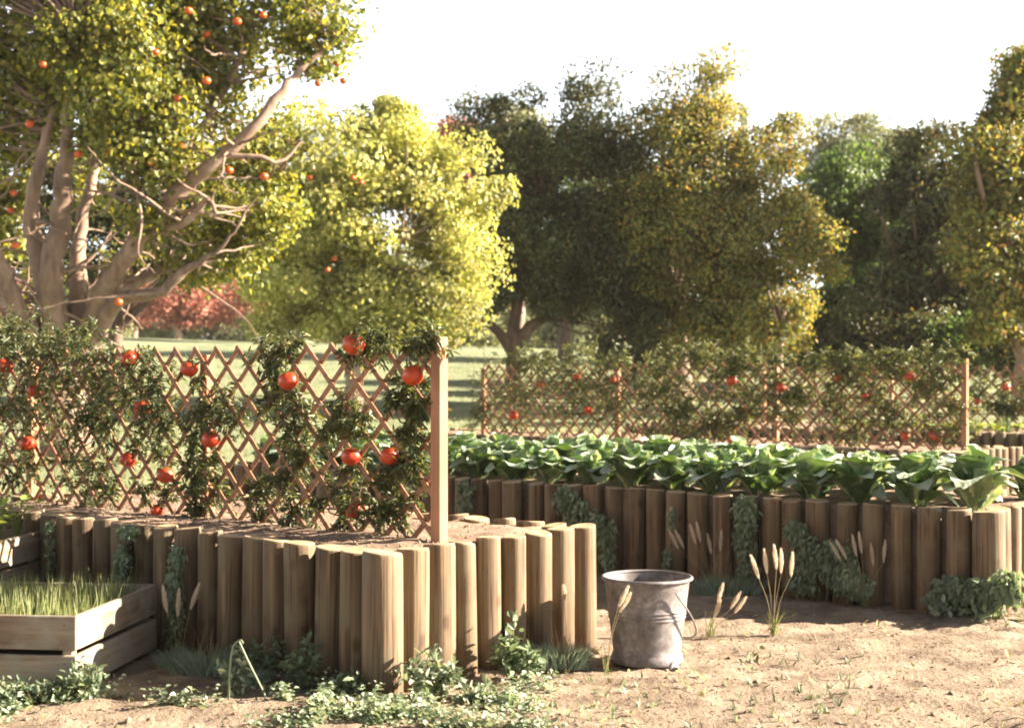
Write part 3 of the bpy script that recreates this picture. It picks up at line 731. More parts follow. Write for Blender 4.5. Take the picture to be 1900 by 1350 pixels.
def make_green(loc, seed, label):
    rg = random.Random(seed)
    e = empty('leafy_green', loc, label, 'vegetable plant', 'leafy greens planted along the log bed')
    nl = 15
    for k in range(nl):
        az = k*2.399+rg.uniform(-.25, .25); t = k/(nl-1)
        tilt = .74-.62*t + rg.uniform(-.12, .12)       # angle from vertical
        me = GL[rg.randrange(6)] if t < .72 else GS[rg.randrange(3)]
        o = link('leaf', me, None, e, (0.015*math.cos(az), 0.012*math.sin(az), .01+.075*t))
        # leaf along +x with its upper face up, raised by (90-tilt)
        mat = Matrix.Rotation(az, 4, 'Z') @ Matrix.Rotation(-(math.pi/2-tilt), 4, 'Y') @ Matrix.Rotation(rg.uniform(-.25, .25), 4, 'X')
        o.rotation_euler = mat.to_euler(); s = rg.uniform(.85, 1.12)*(1 if t < .72 else 1.0); o.scale = (s, s, s)
    return e
protos = [make_green((0, 0, 0), 5+i, 'x') for i in range(5)]; used = [False]*5
rows = [(.17, 'front'), (.46, 'middle'), (.78, 'back')]
for ri, (vo, rn) in enumerate(rows):
    nP = 19
    for i in range(nP):
        s = .14+i*.245+(ri % 2)*.11+random.uniform(-.02, .02)
        p = B2+U*s+V*(vo+random.uniform(-.02, .02)); k = (i*3+ri) % 5
        o = protos[k] if not used[k] else copy_tree(protos[k]); used[k] = True
        o.location = (p[0], p[1], .375); o.rotation_euler = (0, 0, random.uniform(0, 6.28))
        sc = random.uniform(1.05, 1.4)*(1.04 if (i == 0 and ri == 0) else 1); o.scale = (sc,)*3
        end = 'right corner' if i < nP/2 else 'left end'; q = i+1 if i < nP/2 else nP-i
        o['label'] = ('leafy green plant at the right corner of the log bed, largest of them' if i == 0 and ri == 0 else
                      f'leafy green plant, {["first","second","third","fourth","fifth","sixth","seventh","eighth","ninth","tenth"][q-1]} from the {end} in the {rn} row of the bed')
# small seedlings inside the taller crate, grass in the low crate
def local2(cx, cy, rz, x, y, z): return np.array([cx+x*math.cos(rz)-y*math.sin(rz), cy+x*math.sin(rz)+y*math.cos(rz), z])
def seedling(loc, label, h=.12, leafL=.04, n=9, group='bright seedlings in the taller crate', mat='seedling', tm=L_ROUND):
    e = empty('seedling', loc, label, 'seedling', group)
    lp = []; ld = []; seg = []
    for k in range(n):
        a = R.random()*6.28; ln = R.uniform(.1, .45); hh = h*R.uniform(.6, 1.1)
        tip = np.array([math.cos(a)*ln*hh, math.sin(a)*ln*hh, hh]); pth = smooth_path([[0, 0, -.01], tip*np.array([.4, .4, .55]), tip], 3)
        seg.append(tube_np(pth, np.linspace(.0022, .0014, len(pth)), 5)); lp.append(tip); ld.append([math.cos(a), math.sin(a), R.uniform(-.1, .9)])
    lp = np.array(lp); v, f = leaves(tm, lp, np.array(ld), UP+R.normal(0, .3, (n, 3)), R.uniform(.8, 1.25, n)*leafL)
    link('foliage', mesh_np('foliage', v, f), MT[mat], e); v, f = join_np(seg); link('stem', mesh_np('stem', v, f, True), MT[mat], e)
    return e
k = 0
for j in range(4):
    for i in range(6):
        x = .33-i*.13+random.uniform(-.02, .02); y = -.2+j*.135+random.uniform(-.02, .02)
        seedling(local2(cB[0], cB[1], rzA, x, y, .305),
                 f'round leaved bright seedling in the taller crate, {["front","second","third","back"][j]} row, {["first","second","third","fourth","fifth","sixth"][i]} from the right', .14, .045, 11)
n = 2600
x = R.uniform(-.405, .405, n); y = R.uniform(-.30, .30, n); x = np.round(x/.045)*.045+R.normal(0, .012, n); x = np.clip(x, -.4, .4)
pos = np.stack([cA[0]+x*math.cos(rzA)-y*math.sin(rzA), cA[1]+x*math.sin(rzA)+y*math.cos(rzA), np.full(n, .135)], 1)
v, f = blades(pos, R.uniform(.08, .175, n), .0042, R.uniform(.05, .35, n), nseg=3)
tag(link('crate_grass', mesh_np('crate_grass', v, f), MT['wheat']), 'young upright grass growing thickly in the low crate', 'grass', None, 'stuff')
e = seedling((4.75, 12.05, .32), 'pale large leaved plant in the far crate at the right edge', .3, .16, 12, None, 'clover')
# chives and low plants in the farthest bed
for i in range(9):
    p = B4+U*(.2+i*.3)+V*.55
    n = 60; a = R.normal(0, .035, (n, 3))*[1, 1, 0]
    e = empty('chive_clump', (p[0], p[1], .38), 'x', 'chives', 'chive clumps in the farthest bed')
    e['label'] = f'upright green chive clump in the farthest log bed, {["first","second","third","fourth","fifth","sixth","seventh","eighth","ninth"][i]} from its right corner'
    v, f = blades(a, R.uniform(.12, .22, n), .007, R.uniform(.05, .4, n)); link('foliage', mesh_np('foliage', v, f), MT['green'], e)
for i in range(12):
    p = B4+U*(.12+i*.2)+V*.16
    e = seedling((p[0], p[1], .38), f'small pale green lettuce in the farthest bed, {["first","second","third","fourth","fifth","sixth","seventh","eighth","ninth","tenth","eleventh","twelfth"][i]} from its right corner', .09, .07, 12, 'small lettuces in the farthest bed', 'seedling')

# ------------------------------------------------------------------ ivy and weeds
def hanging_ivy(P, spots, label, dens=.72, leafL=.030, out_=.072, group='ivy growing up the logs of the beds', D=U, drift=0):
    """spots: (px, py, rx_px, ry_px, n) on the log face through P"""
    Nn = np.array([-D[1], D[0], 0]);
    if Nn[1] > 0: Nn = -Nn
    Pf = np.array([P[0], P[1], 0.])+Nn*out_
    pts = []; org = None
    for (px, py, rx, ry, n) in spots:
        n = int(n*dens); s, z = on_plane(px, py, Pf, D); Y = Pf[1]+s*D[1]; q = ball(n, .6)
        c = Pf+D*s+UP*z; 
        pp = c+D*(q[:, :1]*rx/F*Y*1.25)+UP*(q[:, 2:]*ry/F*Y)+Nn*(R.random((n, 1))*.035-.012)
        pp[:, 2] = np.maximum(pp[:, 2], .008)
        pts.append(pp); org = c if org is None else org
    pts = np.vstack(pts); root = np.array([pts[:, 0].mean(), pts[:, 1].mean(), 0.])
    e = empty('ivy', root, label, 'ivy', group)
    n = len(pts)
    v, f = leaves(L_IVY, pts-root, -UP*.9+Nn*.45+R.normal(0, .5, (n, 3)), Nn+UP*.5+R.normal(0, .5, (n, 3)), R.uniform(.55, 1.25, n)*leafL)
    link('foliage', mesh_np('foliage', v, f), MT['ivy'], e)
    seg = []
    for k in range(max(3, n//110)):
        a = pts[R.integers(n)]; b = np.array([a[0]+R.normal(0, .03), a[1]+R.normal(0, .02), 0.0]); m = (a+b)/2+R.normal(0, .015, 3)
        pth = smooth_path([b-root, m-root, a-root], 5, .003); seg.append(tube_np(pth, .0022, 5))
    v, f = join_np(seg); tag(link('stem', mesh_np('stem', v, f, True), MT['stem'], e), kind='stuff')
hanging_ivy(B2, [(866, 905, 18, 20, 220), (866, 935, 16, 20, 180)], 'ivy patch left of the group of far logs, seen past the trellis post')
hanging_ivy(B2, [(1050, 925, 22, 30, 380), (1075, 950, 26, 30, 380), (1125, 985, 22, 30, 260), (1130, 1030, 16, 30, 200), (1110, 960, 16, 20, 120)], 'ivy spreading down the far logs above and left of the bucket')
hanging_ivy(B2, [(1385, 945, 24, 30, 420), (1385, 1000, 22, 40, 460), (1390, 1050, 20, 30, 280)], 'narrow hanging ivy column to the right of the bucket')
hanging_ivy(B2, [(1480, 985, 22, 25, 300), (1500, 1030, 34, 40, 620), (1550, 1040, 40, 44, 760), (1580, 1080, 40, 26, 420), (1490, 1080, 30, 22, 280)], 'broad ivy mass low on the logs of the long bed')
hanging_ivy(B2, [(1770, 1085, 34, 22, 300), (1750, 1110, 28, 24, 240), (1830, 1100, 30, 34, 420), (1870, 1090, 30, 40, 300)], 'ivy clump around the right corner logs of the long bed', leafL=.036)
hanging_ivy(B2, [(1250, 960, 6, 30, 50), (1240, 1040, 7, 40, 70)], 'thin ivy strand between two logs above the bucket')
hanging_ivy(B1, [(240, 985, 22, 14, 200), (232, 1040, 18, 40, 340), (225, 1100, 18, 50, 260)], 'ivy column near the left end of the front bed', leafL=.024)
hanging_ivy(B1, [(332, 1030, 16, 24, 150), (330, 1080, 16, 40, 320), (328, 1140, 18, 40, 380), (322, 1200, 20, 40, 340)], 'brownish ivy column climbing the front bed behind the low crate', leafL=.024)
hanging_ivy(B1, [(96, 975, 7, 14, 70), (98, 1040, 8, 60, 200)], 'thin ivy strip at the corner behind the taller crate', leafL=.022)

def weed(p, h, w, n, label, leafL=.03, mat='ivy', tm=L_OVAL, group='leafy weeds at the foot of the logs', upr=.3):
    e = empty('weed', (p[0], p[1], 0), label, 'weed', group)
    seg = []; lp = []; ld = []
    for k in range(max(5, n//14)):
        a = R.random()*6.28; rr = w*math.sqrt(R.random()); hh = h*R.uniform(.45, 1.0)*(1-.5*rr/w)
        tip = np.array([math.cos(a)*rr, math.sin(a)*rr*.55, hh]); b = tip*np.array([.25, .25, 0])
        pth = smooth_path([b-UP*.01, (b+tip)/2+R.normal(0, .01, 3)+UP*.15*hh, tip], 4); seg.append(tube_np(pth, np.linspace(.002, .001, len(pth)), 4))
        t = R.uniform(.2, 1.05, 14); i = (t*(len(pth)-1)).clip(0, len(pth)-1).astype(int)
        lp.append(pth[i]+R.normal(0, .010, (14, 3))); ld.append(R.normal(0, .7, (14, 3))+UP*upr)
    lp = np.vstack(lp); ld = np.vstack(ld); lp[:, 2] = np.maximum(lp[:, 2], .006); n = len(lp)
    v, f = leaves(tm, lp, ld, UP+R.normal(0, .5, (n, 3)), R.uniform(.55, 1.2, n)*leafL)
    link('foliage', mesh_np('foliage', v, f), MT[mat], e); v, f = join_np(seg); link('stem', mesh_np('stem', v, f, True), MT['stem'], e)
weed(gnd(800, 1296), .19, .10, 340, 'bright leafy weed right of the corner log, lit by the sun', .032, 'clover')
weed(gnd(955, 1258), .22, .07, 220, 'tall leafy weed at the foot of the logs left of the blue grass', .04)
weed(gnd(575, 1278), .18, .09, 200, 'shaded leafy weed in front of the logs left of the corner', .034)
weed(gnd(490, 1262), .16, .10, 170, 'dark shaded weed against the logs behind the bent stalk', .028)
weed(gnd(650, 1290), .11, .08, 120, 'low shaded weed against the log next to the corner log', .026)
weed(gnd(1165, 1120), .10, .07, 90, 'small weed behind the bucket at the foot of the far logs', .03)
weed(gnd(150, 1300), .15, .12, 260, 'blue green weed at the near corner of the low crate', .026)
weed(gnd(60, 1305), .09, .16, 260, 'low blue green weed under the front planks of the low crate', .024)
weed(gnd(1620, 1118), .13, .10, 150, 'weed with a foxtail stalk at the foot of the long bed', .03)
weed(gnd(1800, 1150), .10, .16, 260, 'low spreading weed before the right corner of the long bed', .032, 'clover')
weed(gnd(440, 1290), .17, .06, 120, 'pale flowering weed beside the bent stalk', .03, 'clover')
weed(gnd(905, 1300), .07, .10, 150, 'low weed under the third log right of the corner', .028, 'clover')
# bent pale stalk
e = empty('bent_stalk', (*gnd(424, 1300)[:2], 0), 'pale stalk bent over like a hook beside the ground cover', 'plant')
pth = smooth_path([[0, 0, -.01], [.004, 0, .09], [.012, 0, .155], [.034, -.005, .178], [.045, -.01, .17]], 5)
v, f = tube_np(pth, np.linspace(.0035, .0025, len(pth)), 6); link('stem', mesh_np('stem', v, f, True), MT['clover'], e)
v, f = tube_np(smooth_path([[.03, 0, .175], [.06, 0, .11], [.10, 0, .03], [.11, 0, 0]], 5), .003, 6); link('side_stem', mesh_np('stem', v, f, True), MT['clover'], e)

# blue grass tufts
def tuft(p, w, h, n, label):
    e = empty('grass_tuft', (p[0], p[1], 0), label, 'grass tuft', 'blue green grass tufts along the beds')
    d = ball(n, .5); pos = d*np.array([w, w*.5, 0])
    hd = np.arctan2(d[:, 1]*.5, d[:, 0]) + R.normal(0, .6, n)
    v, f = blades(pos, R.uniform(.45, 1.1, n)*h, .0045, R.uniform(.2, .95, n), .45, 4, hd); link('foliage', mesh_np('foliage', v, f), MT['bluegrass'], e)
    n2 = max(8, n//40); pos = ball(n2)*np.array([w*.7, w*.3, 0]); v, f = blades(pos, R.uniform(1.3, 2.0, n2)*h, .0022, R.uniform(.1, .5, n2), .3, 4)
    link('seed_stem', mesh_np('seed_stem', v, f), MT['stalk'], e)
tuft(gnd(385, 1252), .13, .10, 750, 'blue green grass tuft in the shade beside the brownish ivy column')
tuft(gnd(1040, 1238), .10, .09, 700, 'blue green grass tuft between the sunlit logs and the bucket')
tuft(gnd(985, 1245), .05, .08, 240, 'small grass tuft at the foot of the lit logs, left of the bigger tuft')
tuft(gnd(1350, 1105), .15, .10, 800, 'wide blue green grass tuft in shade behind the foxtails')
tuft(gnd(460, 1272), .07, .06, 220, 'low grass tuft in front of the shaded logs')
tuft(gnd(320, 1240), .05, .07, 200, 'small grass tuft at the foot of the brownish ivy column')

# foxtail grass with plumes
def foxtail(p, heads, label, blades_n=30, Lp=.088):
    """heads: (dx, dz, lean_dx) end points of the stalks from the root, in metres"""
    e = empty('foxtail_grass', (p[0], p[1], 0), label, 'foxtail grass', 'dry foxtail grasses by the beds')
    for (dx, dz, lx) in heads:
        dy = R.uniform(-.03, .03); tip = np.array([dx, dy, dz]); d = unit(np.array([lx, dy*.5, 1.0]))
        base = tip-d*Lp
        pth = smooth_path([[R.normal(0, .006), R.normal(0, .006), -.01], base*np.array([.36, .36, .55]), base], 4)
        v, f = tube_np(pth, np.linspace(.0013, .0009, len(pth)), 5); link('stalk', mesh_np('stalk', v, f, True), MT['stalk'], e)
        n = 460; t = R.random(n); ax = base+(t[:, None])*(tip-base)
        an = R.random(n)*6.28; A = unit(np.cross(d, [0, 1, .2])); B = np.cross(d, A)
        out_ = A*np.cos(an)[:, None]+B*np.sin(an)[:, None]
        prof = np.sin(np.pi*np.clip(t*.95+.05, 0, 1)**.75)**1.1
        v, f = leaves(leaf_t(.09, .1, .05), ax+out_*.002, d*1.0+out_*(.18+.30*prof[:, None])+R.normal(0, .06, (n, 3)), out_+R.normal(0, .3, (n, 3)), (.009+.009*prof)*R.uniform(.8, 1.25, n))
        link('plume', mesh_np('plume', v, f), MT['plume'], e)
    v, f = blades(ball(blades_n)*np.array([.02, .02, 0]), R.uniform(.04, .12, blades_n), .003, R.uniform(.2, .8, blades_n)); link('foliage', mesh_np('foliage', v, f), MT['wheat'], e)
def heads_px(root_px, root_py, tops):
    p = gnd(root_px, root_py); o = []
    for (x, y, lx) in tops: o.append(((x-root_px)/F*p[1], (root_py-y)/F*p[1], lx))
    return p, o
p, h = heads_px(1435, 1176, [(1392, 1030, -.35), (1418, 1020, -.12), (1436, 1012, -.1), (1447, 1018, .0), (1472, 1027, .08)]); foxtail(p, h, 'tallest foxtail grass standing alone on open soil right of the bucket')
p, h = heads_px(1320, 1100, [(1243, 986, -.5), (1254, 985, -.5), (1281, 974, -.3), (1293, 970, -.2), (1311, 990, -.2), (1337, 984, .05)]); foxtail(p, h, 'foxtail grass with six plumes behind the bucket against the logs')
p, h = heads_px(1318, 1180, [(1340, 1082, .3), (1338, 1115, .4), (1374, 1100, .6), (1383, 1108, .75)]); foxtail(p, h, 'leaning foxtail grass just right of the bucket handle', 14, .07)
p, h = heads_px(1605, 1130, [(1541, 1006, -.6), (1553, 1003, -.55), (1583, 994, -.2), (1593, 988, -.15), (1617, 1010, -.1), (1643, 1004, .08)]); foxtail(p, h, 'foxtail grass in front of the broad ivy mass')
p, h = heads_px(1905, 1120, [(1863, 1000, -.4), (1874, 1000, -.3), (1888, 1015, -.2), (1915, 1000, .1)]); foxtail(p, h, 'foxtail grass cut by the right edge of the view')
p, h = heads_px(1122, 1240, [(1160, 1080, .5), (1166, 1094, .6)]); 
foxtail(np.array([p[0], 4.44, 0]), h, 'foxtail stalk leaning in front of the bucket', 10, .07)
p, h = heads_px(336, 1240, [(305, 1086, -.15), (335, 1092, .05), (369, 1084, .35)]); foxtail(np.array([p[0], p[1], 0]), h, 'foxtail grass before the brownish ivy column, behind the low crate')
p, h = heads_px(1052, 1232, [(1046, 1090, -.05)]); foxtail(p, h, 'single foxtail stalk in the blue grass by the sunlit logs', 10, .05)

# ------------------------------------------------------------------ ground cover, litter, pebbles
def near_bed(x, y):
    d = np.stack([x, y], 1)
    ok = np.ones(len(x), bool)
    for B, LU, LV in ((B1, 2.8, .97), (B2, 4.8, 1.0)):
        q = d-B[:2]; a = q@U[:2]; b = q@V[:2]; ok &= ~((a > -.07) & (a < LU) & (b > -.07) & (b < LV+.07))
    return ok
cov = []
for (px, py, rx, ry, n) in [(520, 1300, 110, 22, 420), (600, 1330, 160, 26, 620), (740, 1325, 150, 24, 560), (860, 1315, 90, 24, 320), (960, 1310, 70, 22, 200), (470, 1310, 40, 18, 130), (900, 1345, 150, 14, 220),
                            (60, 1300, 110, 14, 260), (190, 1285, 60, 10, 90), (30, 1325, 60, 18, 160), (330, 1312, 60, 3, 30), (1840, 1145, 110, 16, 260), (1700, 1118, 60, 7, 60), (1000, 1275, 60, 12, 70), (620, 1290, 120, 12, 200)]:
    q = ball(n, .6); P_ = np.array([gnd(px+a*rx, py+b*ry) for a, b in q[:, :2]]); cov.append(P_)
cov = np.vstack(cov); cov = cov[near_bed(cov[:, 0], cov[:, 1])]
# each sprig carries four leaves
cov = np.vstack([cov, cov+R.normal(0, .03, cov.shape)*[1, 1, 0]]); cov = cov[near_bed(cov[:, 0], cov[:, 1])]; cov = cov[vnoise(cov[:, 0]*15, cov[:, 1]*18)+R.normal(0, .10, len(cov)) > .20]; base = np.repeat(cov, 4, 0); n = len(base); base = base+R.normal(0, .010, (n, 3))*[1, 1, 0]
base[:, 2] = ground_z(base[:, 0], base[:, 1])+R.uniform(.004, .065, n)*R.random(n)
v, f = leaves(L_ROUND, base, R.normal(0, 1, (n, 3))*[1, 1, .35]+UP*.1, UP+R.normal(0, .35, (n, 3)), R.uniform(.008, .022, n))
tag(link('ground_cover', mesh_np('ground_cover', v, f), MT['clover']), 'small leaved ground cover creeping over the soil by the front bed', 'ground cover', None, 'stuff')
n = 620; P_ = np.array([gnd(a, b) for a, b in zip(R.uniform(0, 1990, n), 1140+220*R.random(n)**1.1)]); P_ = P_[near_bed(P_[:, 0], P_[:, 1])]; n = len(P_)
P_[:, 2] = ground_z(P_[:, 0], P_[:, 1])+.003
v, f = leaves(leaf_t(.42, .5, -.35, .7), P_, R.normal(0, 1, (n, 3))*[1, 1, .25]+UP*.25, UP+R.normal(0, .5, (n, 3)), R.uniform(.008, .030, n)*(1+.6*(R.random(n) > .93)))
tag(link('leaf_litter', mesh_np('leaf_litter', v, f), MT['litter']), 'curled dry leaves scattered on the sandy soil', 'leaf litter', None, 'stuff')
n = 90; P_ = np.array([gnd(a, b) for a, b in zip(R.uniform(850, 1600, n), R.uniform(1215, 1350, n))]); P_[:, 2] = ground_z(P_[:, 0], P_[:, 1])
q = np.repeat(P_, 5, 0)+R.normal(0, .006, (n*5, 3))*[1, 1, 0]; v, f = blades(q, R.uniform(.012, .04, n*5), .006, R.uniform(.3, 1.2, n*5), nseg=2)
tag(link('sprouts', mesh_np('sprouts', v, f), MT['clover']), 'tiny pale sprouts on the sunlit soil', 'sprouts', None, 'stuff')
n = 6500; P_ = np.array([gnd(a, b) for a, b in zip(R.uniform(-50, 1990, n), 1100+280*R.random(n))]); P_ = P_[near_bed(P_[:, 0], P_[:, 1])]; n = len(P_)
P_[:, 2] = ground_z(P_[:, 0], P_[:, 1])
oct_v = np.array([[1, 0, 0], [0, 1, 0], [-1, 0, 0], [0, -1, 0], [0, 0, .7], [0, 0, -.7]]); oct_f = np.array([[0, 1, 4], [1, 2, 4], [2, 3, 4], [3, 0, 4], [1, 0, 5], [2, 1, 5], [3, 2, 5], [0, 3, 5]])
sz = R.uniform(.0015, .0055, n)*(1+2.2*(R.random(n) > .975)); rot = R.random(n)*6.28
ov = oct_v[None]*sz[:, None, None]*R.uniform(.6, 1.3, (n, 6, 1)); c, s = np.cos(rot)[:, None], np.sin(rot)[:, None]
ov = np.stack([ov[..., 0]*c-ov[..., 1]*s, ov[..., 0]*s+ov[..., 1]*c, ov[..., 2]], -1)+P_[:, None]
tag(link('soil_crumbs', mesh_np('soil_crumbs', ov.reshape(-1, 3), (oct_f[None]+np.arange(n)[:, None, None]*6).reshape(-1, 3)), MT['soil']), 'small crumbs and pebbles of soil on the path', 'soil crumbs', None, 'stuff')
# litter on the front bed
n = 900; a = R.uniform(.1, 2.5, n); b = R.uniform(.1, .85, n); q = B1+a[:, None]*U+b[:, None]*V
n_ = len(q); q[:, 2] = .404+R.random(n_)*.010
ov = oct_v[None]*R.uniform(.002, .007, n_)[:, None, None]*R.uniform(.6, 1.3, (n_, 6, 1))+q[:, None]
tag(link('bed_crumbs', mesh_np('bed_crumbs', ov.reshape(-1, 3), (oct_f[None]+np.arange(n_)[:, None, None]*6).reshape(-1, 3)), MT['bedsoil']), 'clods of soil on top of the front bed', 'soil crumbs', None, 'stuff')

# ------------------------------------------------------------------ bucket
bx, by = .446, 4.63
e = empty('bucket', (bx, by, .004), 'weathered galvanised metal bucket standing on the soil beside the front bed', 'bucket')
H = .283
def br(z): return .111+(.1415-.111)*(z-.03)/(H-.03)
prof = [(.0, .012), (.100, .012), (.106, .0), (.118, .0), (.1205, .004), (.1175, .022), (.1145, .030), (br(.036), .036)]
for z in (.06, .09, .12, .140): prof.append((br(z), z))
for zc in (.150, .162, .174):
    prof += [(br(zc-.005), zc-.005), (br(zc)+.0022, zc-.002), (br(zc)+.0022, zc+.002), (br(zc+.005), zc+.005)]
for z in (.20, .23, .255, .272): prof.append((br(z), z))
mb = MB(); mb.lathe(prof, 64); link('body', mb.mesh('body', True), MT['metal'], e)
mb = MB(); inner = [(br(.272)-.002, .272), (br(.2)-.002, .2), (br(.12)-.002, .12), (br(.04)-.002, .04), (.10, .02), (.0, .018)]
mb.lathe(inner, 64); link('inside', mb.mesh('inside', True), MT['metal'], e)
mb = MB(); rr = []; 
for k in range(13):
    a = 2*math.pi*k/12; rr.append((.1455+.0065*math.cos(a), .276+.0065*math.sin(a)))
mb.lathe(rr, 64); link('rim', mb.mesh('rim', True), MT['metal'], e)
ax = np.array([math.sin(rad(32)), -math.cos(rad(32)), 0]); pd = np.array([math.cos(rad(32)), math.sin(rad(32)), 0])
zE = .243
for s in (-1, 1):
    c = ax*s*(br(zE)+.003); mb = MB()
    # ear plate: a disc with a rounded lug
    T_ = np.cross(UP, ax*s)
    n = 20; vs = []
    for lay, (rr_, o_) in enumerate(((.021, 0), (.021, .004), (.017, .0065))):
        for i in range(n):
            t = 2*math.pi*i/n; vs.append(c+T_*rr_*math.cos(t)*.95+UP*(rr_*math.sin(t)*1.1)+ax*s*o_)
    fs = [(l*n+i, l*n+(i+1) % n, (l+1)*n+(i+1) % n, (l+1)*n+i) for l in range(2) for i in range(n)]+[tuple(2*n+i for i in range(n))]
    mb.add(vs, fs); mb.tube([c+ax*s*.004, c+ax*s*.016], [.007, .0065], 10)
    link('ear', mb.mesh('ear', True), MT['metal'], e)
# bail hanging down on the right
pts = []; th = math.atan2(.146, .175); Lb = .232; hw = br(zE)+.016
for k in range(25):
    t = math.pi*k/24; u_ = math.cos(t); w_ = math.sin(t)**.62
    pts.append(ax*u_*hw*(1 if abs(u_) > .95 else 1)+(pd*math.sin(th)-UP*math.cos(th))*Lb*w_+UP*zE)
v, f = tube_np(np.array(pts), .0032, 8); link('handle', mesh_np('handle', v, f, True), MT['metal'], e)

# ------------------------------------------------------------------ trees
def tree(label, base, limbs, lobes, nleaf, leafL, mat, bark='bark', tmpl=L_OVAL, group=None, clump_r=.22, cat='tree', name='tree', fruits=(), twigs=.5, fr=.045, shell=.5, out_bias=.8, per=38, limb_parts=False, fruit_mat='orangefruit', bare=0):
    """lobes: (centre, radii, weight)"""
    base = np.array(base, float); e = empty(name, base, label, cat, group)
    allpts = []; trunk = []
    for k, (pts, rs) in enumerate(limbs):
        pth = smooth_path(pts, 5, .004*(1+rs[0]*10)); r = np.interp(np.linspace(0, 1, len(pth)), np.linspace(0, 1, len(rs)), rs)
        r = r*(1+R.normal(0, .04, len(r))); allpts.append(pth)
        v, f = tube_np(pth-base, r, 12 if rs[0] > .05 else 7)
        if limb_parts and k > 0: link('limb', mesh_np('limb', v, f, True), MT[bark], e)
        else: trunk.append((v, f))
    allpts = np.vstack(allpts)
    W = np.array([l[2]*np.prod(l[1])**(2/3) for l in lobes]); W /= W.sum(); nc = max(20, nleaf//per)
    C = []
    for (c, r, w_), k in zip(lobes, (W*nc).astype(int)+1):
        d = unit(R.normal(size=(k, 3))); q = d*(shell+(1.0-shell)*R.random((k, 1))**.7); q = np.where(R.random((k, 1)) < .2, q*R.uniform(1.0, 1.25, (k, 1)), q)
        C.append((np.array(c)+q*np.array(r), d, ))
    cc = np.vstack([a for a, _ in C]); dd = np.vstack([b for _, b in C])
    n = len(cc)*per; own = np.repeat(np.arange(len(cc)), per)
    cr = (clump_r*R.uniform(.4, 1.35, len(cc)))[own][:, None]
    q = ball(n, .22)*(1+.25*np.sin(7*R.normal(size=(len(cc), 1)))[own]*0); pos = cc[own]+q*cr*np.array([1, 1, .62])+R.normal(0, .04, (n, 3))
    dirs = R.normal(0, .8, (n, 3))-UP*.45; ups = UP*.35+q*1.0+dd[own]*.35+R.normal(0, .3, (n, 3))
    v, f = leaves(tmpl, pos-base, dirs, ups, R.uniform(.6, 1.25, n)*leafL)
    link('crown', mesh_np('crown', v, f), MT[mat], e)
    tw = []
    if twigs > 0:
        sel = R.random(len(cc)) < twigs
        for c in cc[sel]:
            D2 = ((allpts-c)**2).sum(1)+np.where(allpts[:, 2] > c[2]+.2, 4, 0); a = allpts[D2.argmin()]
            if np.linalg.norm(a-c) > 3.2: continue
            m1 = a*.5+c*.5+R.normal(0, .04, 3)-UP*.03; pth = smooth_path([a, m1, c], 3, .006)-base
            r0 = .008+.006*np.linalg.norm(a-c); tw.append(tube_np(pth, np.linspace(r0, .004, len(pth)), 5))
    for _ in range(bare):
        a = allpts[R.integers(len(allpts))]
        if a[2] < base[2]+1.2 or a[0] > base[0]+1.8: continue
        d = unit(R.normal(0, 1, 3)*[1, .6, .7]+UP*.45); L_ = R.uniform(.25, .8)
        p1 = a+d*L_*.5+R.normal(0, .02, 3); p2 = p1+unit(d+R.normal(0, .2, 3))*L_*.5; p3 = p2+unit(d+R.normal(0, .35, 3))*L_*.4
        pth = smooth_path([a, p1, p2, p3], 4, .006)-base; tw.append(tube_np(pth, np.linspace(.017, .004, len(pth)), 5))
    if trunk: v, f = join_np(trunk); link('trunk', mesh_np('trunk', v, f, True), MT[bark], e)
    if tw: v, f = join_np(tw); tag(link('branches', mesh_np('branches', v, f, True), MT[bark], e), kind='stuff')
    if len(fruits):
        fm = fruit_mesh(fr, 3); fm.materials.append(MT[fruit_mat])
        for p_ in fruits:
            o = link('fruit', fm, None, e, np.array(p_)-base); s = random.uniform(.85, 1.15); o.scale = (s,)*3
    return e
def lob(px, py, rx, ry, Y, w_=1.0, dy=0.0, ry_=None):
    c = at(px, py, Y+dy); return (c, np.array([rx/F*Y, (rx+ry)*.5/F*Y*.8 if ry_ is None else ry_, ry/F*Y]), w_)
def lim(pts, Y, rs, dys=None):
    dys = dys or [0]*len(pts); q = [at(x, y, Y+d) for (x, y), d in zip(pts, dys)]; return (np.array(q), [r/F*Y for r in rs])
